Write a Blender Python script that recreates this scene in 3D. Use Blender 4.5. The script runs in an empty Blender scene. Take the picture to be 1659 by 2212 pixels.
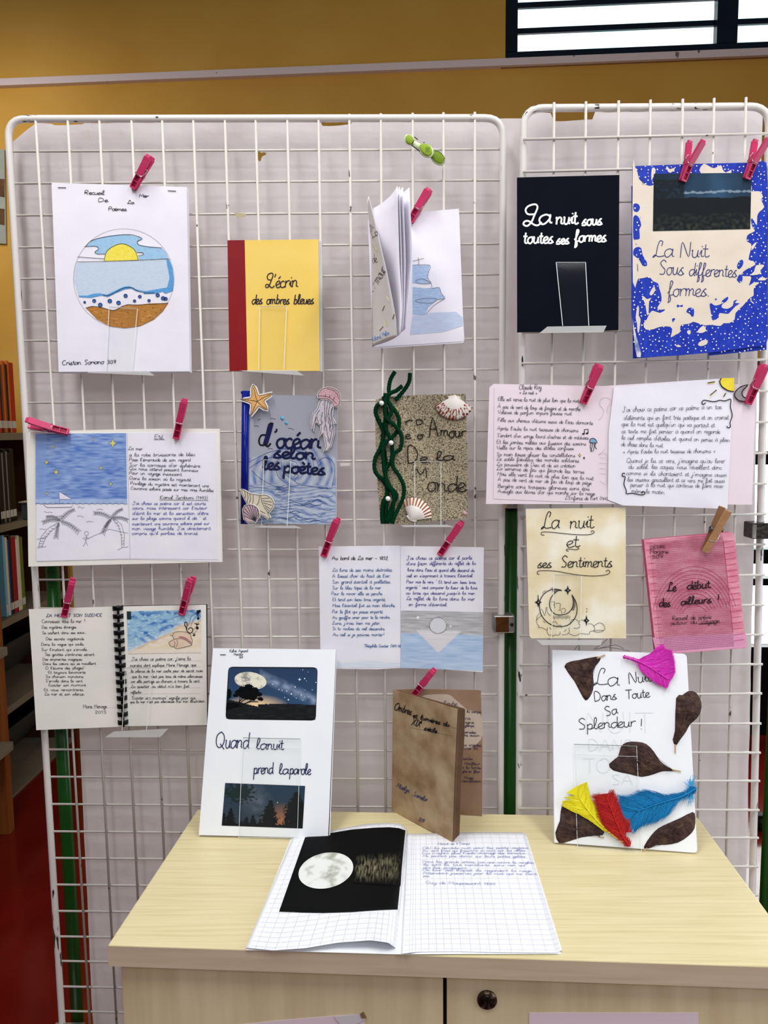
import bpy, bmesh, math, random
from mathutils import Vector, noise, Matrix
from mathutils.geometry import tessellate_polygon
random.seed(7)
SC=bpy.context.scene
COL=SC.collection
# ---------------------------------------------------------------- camera
CAM=Vector((0.56734573,-1.28814924,1.49659304))
CR=Vector((0.9998611016,0.0132655407,-0.0100897437))
CU=Vector((0.0086607835,0.1036824377,0.9945727439))
CF=Vector((-0.0142396744,0.9945219844,-0.1035531464))
FPX=1661.0
cd=bpy.data.cameras.new('camera'); cam=bpy.data.objects.new('camera',cd); COL.objects.link(cam)
cd.sensor_fit='HORIZONTAL'; cd.sensor_width=36.0; cd.lens=36.0*FPX/1659.0; cd.clip_start=0.02; cd.clip_end=60
m=Matrix.Identity(4)
for i in range(3):
    m[i][0]=CR[i]; m[i][1]=CU[i]; m[i][2]=-CF[i]; m[i][3]=CAM[i]
cam.matrix_world=m
SC.camera=cam
# ---------------------------------------------------------------- world, lights, exposure
w=bpy.data.worlds.new('world'); SC.world=w; w.use_nodes=True
bg=w.node_tree.nodes['Background']; bg.inputs[0].default_value=(0.93,0.96,1.0,1); bg.inputs[1].default_value=0.18
def area(name,loc,size,energy,rot,col=(1,0.985,0.96)):
    l=bpy.data.lights.new(name,'AREA'); l.shape='RECTANGLE'; l.size=size[0]; l.size_y=size[1]; l.energy=energy; l.color=col
    o=bpy.data.objects.new(name,l); COL.objects.link(o); o.location=loc; o.rotation_euler=rot
    return o
area('ceiling_light',(0.0,-0.95,3.0),(0.22,1.3),25,(math.radians(12),0,0))
area('ceiling_light',(1.35,-0.95,3.0),(0.22,1.3),21,(math.radians(12),0,0))
area('ceiling_light',(-1.35,1.45,2.95),(0.4,1.0),11,(math.radians(30),0,0))
area('side_window_light',(2.3,-0.75,1.35),(1.4,1.3),17,(0,math.radians(90),math.radians(-8)),(0.93,0.97,1.0))
area('ceiling_light',(0.7,-3.2,3.1),(2.2,0.5),22,(math.radians(45),0,0),(0.95,0.97,1.0))
area('window_light',(2.2,2.25,1.25),(1.3,1.3),26,(math.radians(-90),0,math.radians(-18)),(0.93,0.98,1.0))
vs=SC.view_settings
SC.display_settings.display_device='sRGB'
vs.view_transform='Standard'; vs.look='None'; vs.gamma=1.0; vs.exposure=0.0; vs.use_curve_mapping=False
# ---------------------------------------------------------------- helpers
def ray(px,py): return CF+CR*((px-829.5)/FPX)-CU*((py-1106.0)/FPX)
def hit(px,py,p0,n):
    d=ray(px,py); return CAM+d*((p0-CAM).dot(n)/d.dot(n))
def onY(px,py,Y=0.0):
    d=ray(px,py); return CAM+d*((Y-CAM.y)/d.y)
def onZ(px,py,Z):
    d=ray(px,py); return CAM+d*((Z-CAM.z)/d.z)
def onX(px,py,X):
    d=ray(px,py); return CAM+d*((X-CAM.x)/d.x)
def lin(h):
    c=[int(h[i:i+2],16)/255 for i in (0,2,4)]
    return tuple(x/12.92 if x<=0.04045 else ((x+0.055)/1.055)**2.4 for x in c)
MATS={}
def M(name,c1,c2=None,scale=30,stretch=(1,1,1),rough=0.7,metal=0.0,bump=0.0,detail=4,contrast=1.0,c3=None,bscale=None,emit=0.0,spec=0.16,sheen=0.0):
    if name in MATS: return MATS[name]
    m=bpy.data.materials.new(name); m.use_nodes=True; nt=m.node_tree; N=nt.nodes; L=nt.links
    b=N['Principled BSDF']; b.inputs['Roughness'].default_value=rough; b.inputs['Metallic'].default_value=metal
    b.inputs['Specular IOR Level'].default_value=spec
    if sheen: b.inputs['Sheen Weight'].default_value=sheen
    b.inputs['Base Color'].default_value=(*lin(c1),1)
    tc=N.new('ShaderNodeTexCoord'); mp=N.new('ShaderNodeMapping'); mp.inputs['Scale'].default_value=stretch
    L.new(tc.outputs['Object'],mp.inputs[0])
    if c2:
        n=N.new('ShaderNodeTexNoise'); n.inputs['Scale'].default_value=scale; n.inputs['Detail'].default_value=detail
        L.new(mp.outputs[0],n.inputs['Vector'])
        r=N.new('ShaderNodeValToRGB'); w_=0.22/contrast
        r.color_ramp.elements[0].position=max(0,0.5-w_); r.color_ramp.elements[1].position=min(1,0.5+w_)
        r.color_ramp.elements[0].color=(*lin(c1),1); r.color_ramp.elements[1].color=(*lin(c2),1)
        if c3:
            e=r.color_ramp.elements.new(0.5); e.color=(*lin(c3),1)
        L.new(n.outputs['Fac'],r.inputs[0]); L.new(r.outputs[0],b.inputs['Base Color'])
    if emit:
        b.inputs['Emission Strength'].default_value=emit; b.inputs['Emission Color'].default_value=(*lin(c1),1)
        if c2: L.new(r.outputs[0],b.inputs['Emission Color'])
    if bump:
        n2=N.new('ShaderNodeTexNoise'); n2.inputs['Scale'].default_value=bscale or scale; n2.inputs['Detail'].default_value=3
        L.new(mp.outputs[0],n2.inputs['Vector'])
        bp=N.new('ShaderNodeBump'); bp.inputs['Strength'].default_value=bump; bp.inputs['Distance'].default_value=0.01
        L.new(n2.outputs['Fac'],bp.inputs['Height']); L.new(bp.outputs[0],b.inputs['Normal'])
    MATS[name]=m; return m
def acrylic():
    if 'acrylic' in MATS: return MATS['acrylic']
    m=bpy.data.materials.new('acrylic'); m.use_nodes=True; nt=m.node_tree; N=nt.nodes; L=nt.links
    N.remove(N['Principled BSDF']); t=N.new('ShaderNodeBsdfTransparent'); t.inputs[0].default_value=(0.995,0.997,0.995,1)
    g=N.new('ShaderNodeBsdfGlossy'); g.inputs['Roughness'].default_value=0.06
    mx=N.new('ShaderNodeMixShader'); mx.inputs[0].default_value=0.018
    L.new(t.outputs[0],mx.inputs[1]); L.new(g.outputs[0],mx.inputs[2])
    L.new(mx.outputs[0],N['Material Output'].inputs[0]); MATS['acrylic']=m; return m
def frosted():
    if 'frosted_ledge' in MATS: return MATS['frosted_ledge']
    m=bpy.data.materials.new('frosted_ledge'); m.use_nodes=True; nt=m.node_tree; N=nt.nodes; L=nt.links
    p=N['Principled BSDF']; p.inputs['Base Color'].default_value=(0.8,0.8,0.8,1); p.inputs['Roughness'].default_value=0.2
    t=N.new('ShaderNodeBsdfTransparent'); mx=N.new('ShaderNodeMixShader'); mx.inputs[0].default_value=0.38
    L.new(t.outputs[0],mx.inputs[1]); L.new(p.outputs[0],mx.inputs[2]); L.new(mx.outputs[0],N['Material Output'].inputs[0]); MATS['frosted_ledge']=m; return m
def chipped(name,base,chip,thr=0.64,scale=60,rough=0.4,stretch=(1,1,1)):
    if name in MATS: return MATS[name]
    m=M(name,base,base,rough=rough,stretch=stretch,spec=0.5); nt=m.node_tree; r=[n for n in nt.nodes if n.type=='VALTORGB'][0]
    n=[n for n in nt.nodes if n.type=='TEX_NOISE'][0]; n.inputs['Scale'].default_value=scale
    e=r.color_ramp.elements; e[0].position=thr; e[1].position=thr+0.02; e[1].color=(*lin(chip),1); return m
def vcol():
    if 'painted' in MATS: return MATS['painted']
    m=bpy.data.materials.new('painted'); m.use_nodes=True; nt=m.node_tree; b=nt.nodes['Principled BSDF']
    a=nt.nodes.new('ShaderNodeVertexColor'); a.layer_name='Col'; nt.links.new(a.outputs[0],b.inputs['Base Color'])
    b.inputs['Roughness'].default_value=0.65; b.inputs['Specular IOR Level'].default_value=0.06; MATS['painted']=m; return m
def thing(name,label,cat,loc,group=None):
    o=bpy.data.objects.new(name,None); COL.objects.link(o); o.location=loc; o.empty_display_size=0.02
    o['label']=label; o['category']=cat
    if group: o['group']=group
    return o
def mesh(name,verts,faces,mat,parent=None,smooth=False,mi=None,label=None,stuff=False,kind=None,solid=0):
    off=parent
    base=Vector((0,0,0))
    p=parent
    while p is not None:
        base+=Vector(p.location); p=p.parent
    loc=Vector((0,0,0))
    if parent is None and verts:
        xs=[v[0] for v in verts]; ys=[v[1] for v in verts]; zs=[v[2] for v in verts]
        loc=Vector(((min(xs)+max(xs))/2,(min(ys)+max(ys))/2,min(zs)))
    me=bpy.data.meshes.new(name); b=base+loc
    me.from_pydata([(v[0]-b.x,v[1]-b.y,v[2]-b.z) for v in verts],[],faces)
    for mm in (mat if isinstance(mat,(list,tuple)) else [mat]): me.materials.append(mm)
    if mi:
        for i,k in enumerate(mi): me.polygons[i].material_index=k
    if smooth:
        for p_ in me.polygons: p_.use_smooth=True
    me.update()
    o=bpy.data.objects.new(name,me); COL.objects.link(o); o.location=loc
    if parent: o.parent=parent
    if label: o['label']=label
    if stuff: o['kind']='stuff'
    if kind: o['kind']=kind
    if solid:
        s=o.modifiers.new('solid','SOLIDIFY'); s.thickness=solid; s.offset=-1
    return o
def boxv(a,b):
    x0,y0,z0=a; x1,y1,z1=b
    v=[(x0,y0,z0),(x1,y0,z0),(x1,y1,z0),(x0,y1,z0),(x0,y0,z1),(x1,y0,z1),(x1,y1,z1),(x0,y1,z1)]
    f=[(0,3,2,1),(4,5,6,7),(0,1,5,4),(1,2,6,5),(2,3,7,6),(3,0,4,7)]
    return v,f
def box(name,a,b,mat,parent=None,bev=0,**k):
    v,f=boxv(a,b); o=mesh(name,v,f,mat,parent,**k)
    if bev:
        md=o.modifiers.new('bevel','BEVEL'); md.width=bev; md.segments=2
    return o
def prism8(name,P,mat,parent=None,bev=0,**k):
    # P: 4 lower then 4 upper points
    f=[(0,3,2,1),(4,5,6,7),(0,1,5,4),(1,2,6,5),(2,3,7,6),(3,0,4,7)]
    o=mesh(name,[tuple(p) for p in P],f,mat,parent,**k)
    if bev:
        md=o.modifiers.new('bevel','BEVEL'); md.width=bev; md.segments=2
    return o
def tubev(pts,r,n=8,closed=False,V=None,F=None):
    V=[] if V is None else V; F=[] if F is None else F
    pts=[Vector(p) for p in pts]; b0=len(V); m=len(pts); up=None
    for i,p in enumerate(pts):
        a=pts[i-1] if (i>0 or closed) else p; c=pts[(i+1)%m] if (i<m-1 or closed) else p
        t=(c-a).normalized()
        if up is None:
            up=Vector((0,0,1)) if abs(t.z)<0.9 else Vector((0,1,0))
        s=t.cross(up).normalized(); up=s.cross(t).normalized()
        rr=r[i] if isinstance(r,(list,tuple)) else r
        for k in range(n):
            an=2*math.pi*k/n; V.append(tuple(p+s*math.cos(an)*rr+up*math.sin(an)*rr))
    for i in range(m if closed else m-1):
        for k in range(n):
            j=(i+1)%m
            F.append((b0+i*n+k,b0+i*n+(k+1)%n,b0+j*n+(k+1)%n,b0+j*n+k))
    if not closed:
        F.append(tuple(b0+k for k in range(n-1,-1,-1))); F.append(tuple(b0+(m-1)*n+k for k in range(n)))
    return V,F
def tube(name,pts,r,mat,parent=None,n=8,closed=False,**k):
    V,F=tubev(pts,r,n,closed); return mesh(name,V,F,mat,parent,smooth=True,**k)
def smooth2(P,n=4,closed=False):
    if len(P)<3: return [tuple(p) for p in P]
    out=[]; m=len(P); rng=range(m if closed else m-1)
    for i in rng:
        g=lambda j:P[j%m] if closed else P[max(0,min(m-1,j))]
        p0,p1,p2,p3=g(i-1),g(i),g(i+1),g(i+2)
        for k in range(n):
            t=k/n; t2=t*t; t3=t2*t
            out.append(tuple(0.5*((2*b)+(-a+c)*t+(2*a-5*b+4*c-d)*t2+(-a+3*b-3*c+d)*t3) for a,b,c,d in zip(p0,p1,p2,p3)))
    if not closed: out.append(tuple(P[-1]))
    return out
def TT(T,P): return [(T[0]+p[0]*T[2],T[1]+p[1]*T[2]) for p in P]
c1=(0,220,.33755);c2=(460,240,.39783);c3=(1060,180,.36106);c4=(0,780,.33755);c5=(480,800,.36166);c6=(1030,780,.37914)
d1=(0,1200,.30139);d2=(640,1100,.28933);d3=(1080,1070,.349);d4=(400,1360,.22905);d5=(780,1430,.20494);d6=(1120,1370,.3249);d7=(500,1760,.45208);d8=(0,1600,.33755)
e1=(1060,0,.36106);e3=(0,900,.40698);e4=(1000,1280,.12055);e6=(900,1900,.4575);e7=(100,2000,.48222);e8=(840,270,.10396)
s1=(515,825,.14464);s2=(1360,340,.19893);s3=(805,795,.15602);s4=(1540,1090,.1763);s5=(1580,1480,.23512);s6=(265,1310,.10549);s7=(1140,1230,.12658);s8=(0,740,.27119)
ID=(0,0,1)
class Page:
    """a sheet of paper standing on its own plane; pixels of the photo are carried onto that plane"""
    def __init__(s,a,b,c,h=None):
        # a,b,c : (px,py,Y) or Vector
        A,B,C=[onY(*q) if not isinstance(q,Vector) else q for q in (a,b,c)]
        s.p0=A; n=(B-A).cross(C-A).normalized()
        if n.dot(CAM-A)<0: n=-n
        s.n=n; s.h=h
    def at(s,px,py,off=0.0):
        p=hit(px,py,s.p0,s.n)
        if s.h:
            for _ in range(4): p=hit(px,py,s.p0+s.n*s.h(p),s.n)
        return p+s.n*off
    def fill(s,name,T,poly,mat,parent,off=0.0003,sm=0,thick=0,label=None,holes=()):
        P=TT(T,poly)
        if sm: P=smooth2(P,sm,True)
        loops=[P]+[TT(T,h) for h in holes]
        tri=tessellate_polygon([[Vector((x,y,0)) for x,y in l] for l in loops])
        allp=[q for l in loops for q in l]
        V=[s.at(x,y,off) for x,y in allp]; F=[]
        for t in tri:
            a,b,c=[V[i] for i in t]
            F.append(tuple(t) if (b-a).cross(c-a).dot(s.n)>0 else tuple(t[::-1]))
        if thick:
            n=len(V); V=V+[v-s.n*thick for v in V]; F=F+[tuple(i+n for i in f[::-1]) for f in F]
            k=0
            for l in loops:
                m_=len(l)
                for i in range(m_):
                    j=(i+1)%m_; F.append((k+i,k+j,n+k+j,n+k+i))
                k+=m_
        return mesh(name,V,F,mat,parent,label=label)
    def grid(s,name,T,q,nx,ny,mat,parent,off=0.0003,col=None,wob=None,label=None,solid=0,smooth=True):
        a,b,c,d=TT(T,q)  # tl tr br bl
        V=[];F=[];C=[]
        for j in range(ny+1):
            v=j/ny
            for i in range(nx+1):
                u=i/nx
                x=(a[0]*(1-u)+b[0]*u)*(1-v)+(d[0]*(1-u)+c[0]*u)*v; y=(a[1]*(1-u)+b[1]*u)*(1-v)+(d[1]*(1-u)+c[1]*u)*v
                V.append(s.at(x,y,off+(wob(u,v) if wob else 0)))
                if col: C.append(col(u,v))
        for j in range(ny):
            for i in range(nx):
                k=j*(nx+1)+i; F.append((k,k+nx+1,k+nx+2,k+1))
        o=mesh(name,V,F,mat,parent,smooth=smooth,label=label,solid=solid)
        if col:
            ca=o.data.color_attributes.new('Col','FLOAT_COLOR','POINT')
            ca.data.foreach_set('color',[x for c_ in C for x in (*c_[:3],1.0)])
        return o
    def ribbons(s,lines,w,off,V,F,taper=False):
        for P in lines:
            if len(P)<2: continue
            s.k=(getattr(s,'k',0)+1)%9; m_=len(P); inc=min(6e-6,1.5e-4/m_)
            Q=[s.at(x,y,off+s.k*1.6e-5+i*inc) for i,(x,y) in enumerate(P)]; b0=len(V)
            for i in range(m_):
                t=Q[min(i+1,m_-1)]-Q[max(i-1,0)]
                if t.length<1e-9: t=Vector((1,0,0))
                sd=t.cross(s.n).normalized()*(w/FPX*1.28*0.5)
                if taper: sd=sd*(1-0.85*i/(m_-1))
                V.append(Q[i]-sd); V.append(Q[i]+sd)
            for i in range(m_-1):
                k=b0+2*i; F.append((k,k+2,k+3,k+1))
    def strokes(s,name,T,lines,w,mat,parent,off=0.0006,sm=4,label=None,taper=False):
        L=[]
        for l in lines:
            P=TT(T,l); L.append(smooth2(P,sm) if sm>1 else P)
        V=[];F=[]; s.ribbons(L,w,off,V,F,taper); return mesh(name,V,F,mat,parent,label=label)
    def text(s,name,T,rows,w,mat,parent,off=0.0006,sm=2,slant=0.12,label=None,jit=0.5):
        V=[];F=[]
        if w<=1.35: w*=0.8
        for (x0,y0,x1,y1,xh,t) in rows:
            if xh*T[2]<7.2: xh*=0.78
            (X0,Y0),(X1,Y1)=TT(T,[(x0,y0),(x1,y1)]); s.ribbons(layout(t,X0,Y0,X1,Y1,xh*T[2],slant,sm,jit),w,off,V,F)
        return mesh(name,V,F,mat,parent,label=label)
GL={}
def _g(txt):
    for l in txt.strip().split('\n'):
        ch,adv,rest=l.split(' ',2)
        GL[ch]=(float(adv),[[tuple(float(v) for v in p.split(',')) for p in st.split()] for st in rest.split('|')])
_g('''a 9 8,8 5,10 1,8 0,4 2,0 5,1 8,6 8,10 8,2 10,1
b 9 2,20 1,0|1,6 4,10 7,8 7,3 4,0 1,2|7,5 9,4
c 7 6,8 4,10 1,8 0,4 2,0 5,0 8,2
d 9 8,8 5,10 1,8 0,4 2,0 5,1 8,6|8,20 8,2 10,1
e 7 0,3 4,5 6,8 4,10 1,8 0,4 2,0 5,0 8,2
f 7 0,3 3,10 5,18 3,20 2,16 2,-6 1,-9 4,-7 4,-2 2,0 8,2
g 9 8,8 5,10 1,8 0,4 2,0 5,1 8,6|8,10 8,-6 5,-10 1,-8 4,-3 10,2
h 9 0,1 3,10 4,18 2,20 1,16 1,0|1,5 4,10 7,8 7,2 9,1
i 4 0,4 2,10 2,2 5,2|2,14 2.4,15.5
j 5 2,10 2,-6 0,-10 -3,-8 5,2|2,14 2.4,15.5
k 8 0,1 3,10 4,18 2,20 1,16 1,0|1,4 5,9 5,6 2,5 6,0 8,2
l 6 0,2 3,10 4,18 2,20 1,15 1,3 3,0 6,2
m 13 0,8 1,10 1,0|1,6 3,10 5,8 5,0|5,6 8,10 10,8 10,2 13,1
n 10 0,8 1,10 1,0|1,6 4,10 7,8 7,2 10,1
o 8 4,10 1,8 0,4 2,0 5,0 7,4 6,9 4,10 9,9
p 9 1,10 1,-10|1,6 4,10 7,8 7,3 4,0 1,2|5,0 9,2
q 9 8,8 5,10 1,8 0,4 2,0 5,1 8,6|8,10 8,-10
r 7 1,10 1,0|1,5 3,9 6,10 7,9
s 8 0,2 3,8 5,10 6,9|5,10 3,8 4,5 6,3 5,0 1,0 0,1|5,0 8,2
t 6 2,17 2,3 4,0 7,2|-1,11 5,11
u 9 0,9 1,10 1,3 3,0 6,2 7,10|7,10 7,2 9,1
v 8 0,9 1,10 3,0 6,8 8,10
w 12 0,10 2,0 5,8 8,0 10,10
x 8 0,9 3,8 5,1 8,1|7,10 1,0
y 9 1,10 1,4 4,2 7,9|7,10 7,-6 4,-10 1,-8 9,1
z 8 0,9 6,9 1,0 8,1
A 14 0,0 6,20 12,0|2,8 11,8
B 12 1,0 1,20 8,18 8,12 1,11 10,9 10,2 1,0
C 12 10,17 6,20 1,14 1,5 5,0 10,2
D 13 1,0 1,20 8,18 11,10 8,2 1,0
E 11 9,19 1,19 1,1 10,1|1,10 7,10
F 10 9,19 1,19 1,0|1,10 7,10
G 13 10,17 6,20 1,14 1,5 5,0 10,3 10,9 6,9
H 12 1,20 1,0|10,20 10,0|1,10 10,10
I 5 2,20 2,0
J 9 5,20 6,5 4,-2 0,0 1,4|2,20 8,20
K 12 1,20 1,0|10,20 1,9 10,0
L 12 8,14 9,19 6,20 4,13 3,3 0,0 2,3 6,1 12,2
M 15 1,0 2,20 7,6 12,20 13,0
N 13 1,0 2,20 10,1 11,20
O 14 7,20 1,15 1,5 6,0 12,5 12,15 7,20 4,17
P 11 1,0 1,20 8,19 9,13 6,10 1,10
Q 15 7,20 1,15 1,5 6,0 12,5 12,15 7,20|7,5 14,-2
R 12 1,0 1,20 8,19 9,13 6,10 1,10 10,0
S 11 9,17 5,20 1,16 4,11 8,7 7,1 1,1
T 12 0,19 11,19|6,19 6,0
U 12 1,20 1,5 5,0 10,5 10,20
V 12 0,20 5,0 11,20
X 12 0,20 10,0|10,20 0,0
Y 11 0,20 5,10 10,20|5,10 5,0
Z 11 1,19 10,19 1,1 11,1
0 9 4,15 1,10 1,4 4,0 7,4 7,11 4,15
1 6 0,11 3,16 3,0
2 9 1,12 4,16 7,12 1,0 8,0
3 9 1,14 5,15 6,11 3,8 7,5 5,0 1,1
4 9 6,0 6,16 0,5 8,5
5 9 7,15 2,15 2,9 6,9 7,4 4,0 1,1
6 9 6,15 2,9 1,3 4,0 7,3 5,8 2,6
7 8 0,15 7,15 3,0
8 9 4,8 1,12 4,16 7,12 4,8 1,3 4,0 7,3 4,8
9 9 7,12 4,15 1,11 4,7 7,12 6,4 3,0
' 4 2,20 1,15
, 4 2,1 1,-3
. 4 1,0 2,0.8
: 4 1,1 2,1.6|1,8 2,8.6
; 4 1,8 2,8.6|2,1 1,-3
! 6 3,20 3,6|3,1 3.3,0
? 8 1,16 4,20 7,16 4,9 4,6|4,1 4.3,0
- 8 1,6 7,6
" 6 1,20 1,16|4,20 4,16
( 6 4,20 1,10 4,-2
) 6 1,20 4,10 1,-2
< 8 4,8 1,5 4,2|7,8 4,5 7,2
> 8 1,8 4,5 1,2|4,8 7,5 4,2''')
ACC={'é':('e',[(3,13),(6,17)]),'è':('e',[(2,17),(5,13)]),'ê':('e',[(1,13),(3.5,17),(6,13)]),'à':('a',[(3,17),(6,13)]),'â':('a',[(2,13),(4.5,17),(7,13)]),'É':('E',[(4,22),(7,26)]),'À':('A',[(4,26),(7,22)]),'î':('i',[(0,13),(2,17),(4,13)]),'ô':('o',[(1,13),(4,17),(7,13)]),'ç':('c',[(3,0),(5,-3),(2,-5)]),'ù':('u',[(2,17),(5,13)]),'ë':('e',[(2,14),(2.6,15.5)]),'û':('u',[(1,13),(4,17),(7,13)])}
for k,(b,l) in ACC.items(): GL[k]=(GL[b][0],GL[b][1]+[l])
GL['~']=(12,[[(8,11),(3,11.5),(1,16),(3,20),(8,21.5),(10,18),(8,10),(6,3),(3,-1),(0,1),(1,4),(4,4),(8,0),(11,-1),(14,2)]])
def layout(t,X0,Y0,X1,Y1,xh,slant,sm,jit=0.5):
    tot=sum(GL[c][0] if c in GL else 9 for c in t)
    L=math.hypot(X1-X0,Y1-Y0); ux,uy=(X1-X0)/L,(Y1-Y0)/L; sx=L/max(tot,1); sy=xh/10; out=[]; cx=0
    for c in t:
        if c not in GL: cx+=9; continue
        adv,sts=GL[c]; jy=random.uniform(-jit,jit); js=random.uniform(1-.08*jit,1+.08*jit)
        for st in sts:
            P=[]
            for (x,y) in st:
                lx=(cx+x+y*slant*sy/sx)*sx; ly=(y*js+jy)*sy
                P.append((X0+ux*lx+uy*ly, Y0+uy*lx-ux*ly))
            out.append(smooth2(P,sm))
        cx+=adv
    return out
def nz(x,y,z=0,s=1): return noise.noise(Vector((x*s,y*s,z)))
def mix(a,b,t):
    t=max(0,min(1,t)); return tuple(a[i]*(1-t)+b[i]*t for i in range(3))
def inpoly(x,y,P):
    r=False; n=len(P); j=n-1
    for i in range(n):
        if (P[i][1]>y)!=(P[j][1]>y) and x<(P[j][0]-P[i][0])*(y-P[i][1])/(P[j][1]-P[i][1])+P[i][0]: r=not r
        j=i
    return r
def circ(cx,cy,rx,ry=None,n=24,a0=0,a1=360):
    ry=ry or rx
    return [(cx+rx*math.cos(math.radians(a0+(a1-a0)*i/n)),cy+ry*math.sin(math.radians(a0+(a1-a0)*i/n))) for i in range(n if a1-a0==360 else n+1)]
def dome(name,page,T,poly,mat,parent,h=0.003,off=0.0005,rings=5,sm=0,wr=0.0,label=None):
    P=TT(T,poly)
    if sm: P=smooth2(P,sm,True)
    cx=sum(p[0] for p in P)/len(P); cy=sum(p[1] for p in P)/len(P); V=[];F=[];n=len(P)
    for r in range(rings+1):
        k=1-r/(rings+0.6)
        for i,(x,y) in enumerate(P):
            px,py=cx+(x-cx)*k,cy+(y-cy)*k
            V.append(page.at(px,py,off+h*(1-k**2)+wr*nz(px*.35,py*.35,3)*(1-k)*2))
    for r in range(rings):
        for i in range(n):
            j=(i+1)%n; F.append((r*n+i,r*n+j,(r+1)*n+j,(r+1)*n+i))
    F.append(tuple(rings*n+i for i in range(n)))
    b=len(V)
    for i in range(n): V.append(page.at(P[i][0],P[i][1],0.0))
    for i in range(n):
        j=(i+1)%n; F.append((b+i,b+j,j,i))
    o=mesh(name,V,F,mat,parent,smooth=True,label=label)
    bm=bmesh.new(); bm.from_mesh(o.data); bmesh.ops.recalc_face_normals(bm,faces=bm.faces); bm.to_mesh(o.data); bm.free()
    return o
# ---------------------------------------------------------------- materials
PAPER=M('white_paper','E6E3EE','EEEBF4',scale=14,rough=0.75,bump=0.12,bscale=22)
PAPER2=M('cool_white_paper','EEF1F8','F4F6FB',scale=14,rough=0.7,bump=0.06,bscale=18)
CREAMP=M('cream_paper','E7E3DD','EFEBE4',scale=14,rough=0.8,bump=0.08,bscale=20)
BACK=M('backing_paper','CFC4C8','EAE5E8',scale=5,rough=0.85,bump=0.3,bscale=24,c3='DDD5D9',detail=5)
_nt=BACK.node_tree; _tr=_nt.nodes.new('ShaderNodeBsdfTranslucent'); _tr.inputs[0].default_value=(0.85,0.82,0.84,1); _mx=_nt.nodes.new('ShaderNodeMixShader'); _mx.inputs[0].default_value=0.34
_nt.links.new(_nt.nodes['Principled BSDF'].outputs[0],_mx.inputs[1]); _nt.links.new(_tr.outputs[0],_mx.inputs[2]); _nt.links.new(_mx.outputs[0],_nt.nodes['Material Output'].inputs[0])
WIRE=chipped('white_enamel','CFC9C2','4A403A',thr=0.69,scale=80,stretch=(.5,1,.5))
WIRE2=chipped('white_enamel_frame','DAD5D2','2E2927',thr=0.655,scale=190,stretch=(.22,1,.09))
INK=M('black_ink','17161C'); BLUEINK=M('blue_ink','2A3FA0'); NAVYINK=M('navy_ink','1C2A66'); GREYINK=M('grey_pencil','6E6C74'); DARKINK=M('dark_pen','2B2B38')
GREENP=M('green_paint','0A3E0A','0E4A0E',scale=8,rough=0.3,spec=0.3)
STEEL=M('zinc_steel','8C8A86','B9B5AF',scale=60,rough=0.35,metal=0.8)
PINK=M('magenta_plastic','C02A5E','CA3668',scale=30,rough=0.35,spec=0.4)
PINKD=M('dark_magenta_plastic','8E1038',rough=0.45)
ACR=acrylic()
# ---------------------------------------------------------------- room shell
FZ=0.0
def wallY(x): return 2.42-0.049*(x-0.5)
OCHRE=M('ochre_wall_paint','C6933E','D0A04C',scale=2.5,rough=0.8,bump=0.02,bscale=300,c3='CB9944')
def wall_piece(name,x0,x1,z0,z1,mat,parent=None,t=0.12,f=0.0,kind=None,label=None,bev=0):
    y0,y1=wallY(x0)-f,wallY(x1)-f
    P=[(x0,y0,z0),(x1,y1,z0),(x1,y1+t,z0),(x0,y0+t,z0),(x0,y0,z1),(x1,y1,z1),(x1,y1+t,z1),(x0,y0+t,z1)]
    return prism8(name,P,mat,parent,kind=kind,label=label,bev=bev)
def onW(px,py):
    n=Vector((0.049,1,0)).normalized(); return hit(px,py,Vector((0.5,2.42,0)),n)
wl=onW(1092,60).x; wb=onW(1300,125).z; w2l=onW(1622,900).x; w2t=onW(1645,790).z
wall=bpy.data.objects.new('wall_back',None); COL.objects.link(wall); wall['kind']='structure'
wall_piece('wall_section',-5.0,w2l,0,wb,OCHRE,wall)
wall_piece('wall_section',w2l,4.2,w2t,wb,OCHRE,wall)
wall_piece('wall_section',-5.0,wl,wb,4.2,OCHRE,wall)
wall_piece('wall_section',wl,4.2,wb+0.9,4.2,OCHRE,wall)
v,f=boxv((-5.0,-3.6,-0.05),(4.2,2.9,0.0))
FLOORM=M('red_floor_vinyl','5E0F0A','6E160E',scale=6,rough=0.14,spec=0.8,bump=0.02,bscale=120)
mesh('floor',v,f,FLOORM,kind='structure')
# rail under the high window
TRIM=chipped('pale_pink_trim','D8C4C0','7A5A50',thr=0.7,scale=30,rough=0.6)
rl=onW(0,178).z; rb=onW(0,191).z
wall_piece('trim_1',-5.0,3.4,rb,rl+0.004,TRIM,t=0.03,f=0.03,kind='structure')
# high louvred window
NAVY=M('navy_window_frame','0B1622','101E2E',scale=10,rough=0.25)
LOUV=M('backlit_louvre_glass','FFFFFF','C4F2F4',scale=5,stretch=(0.6,1,9),rough=0.3,contrast=1.6,emit=1.7,c3='F4FEFF')
win=bpy.data.objects.new('window_1',None); COL.objects.link(win); win['kind']='structure'
a0=onW(1092,128); zt=wb+0.9
def zW(px,py): return onW(px,py).z
x_l=wl; xp0=onW(1120,60).x; xp1=onW(1553,60).x; xq0=onW(1598,60).x; xend=3.3
wall_piece('frame_rail',x_l,xend,wb,zW(1120,106),NAVY,win,t=0.09,f=-0.02,bev=0.004)
wall_piece('frame_rail',x_l,xend,zt-0.06,zt,NAVY,win,t=0.09,f=-0.02)
wall_piece('frame_stile',x_l,xp0,zW(1120,106),zt-0.06,NAVY,win,t=0.09,f=-0.02)
wall_piece('frame_stile',xp1,xq0,zW(1120,106),zt-0.06,NAVY,win,t=0.09,f=-0.02)
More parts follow.
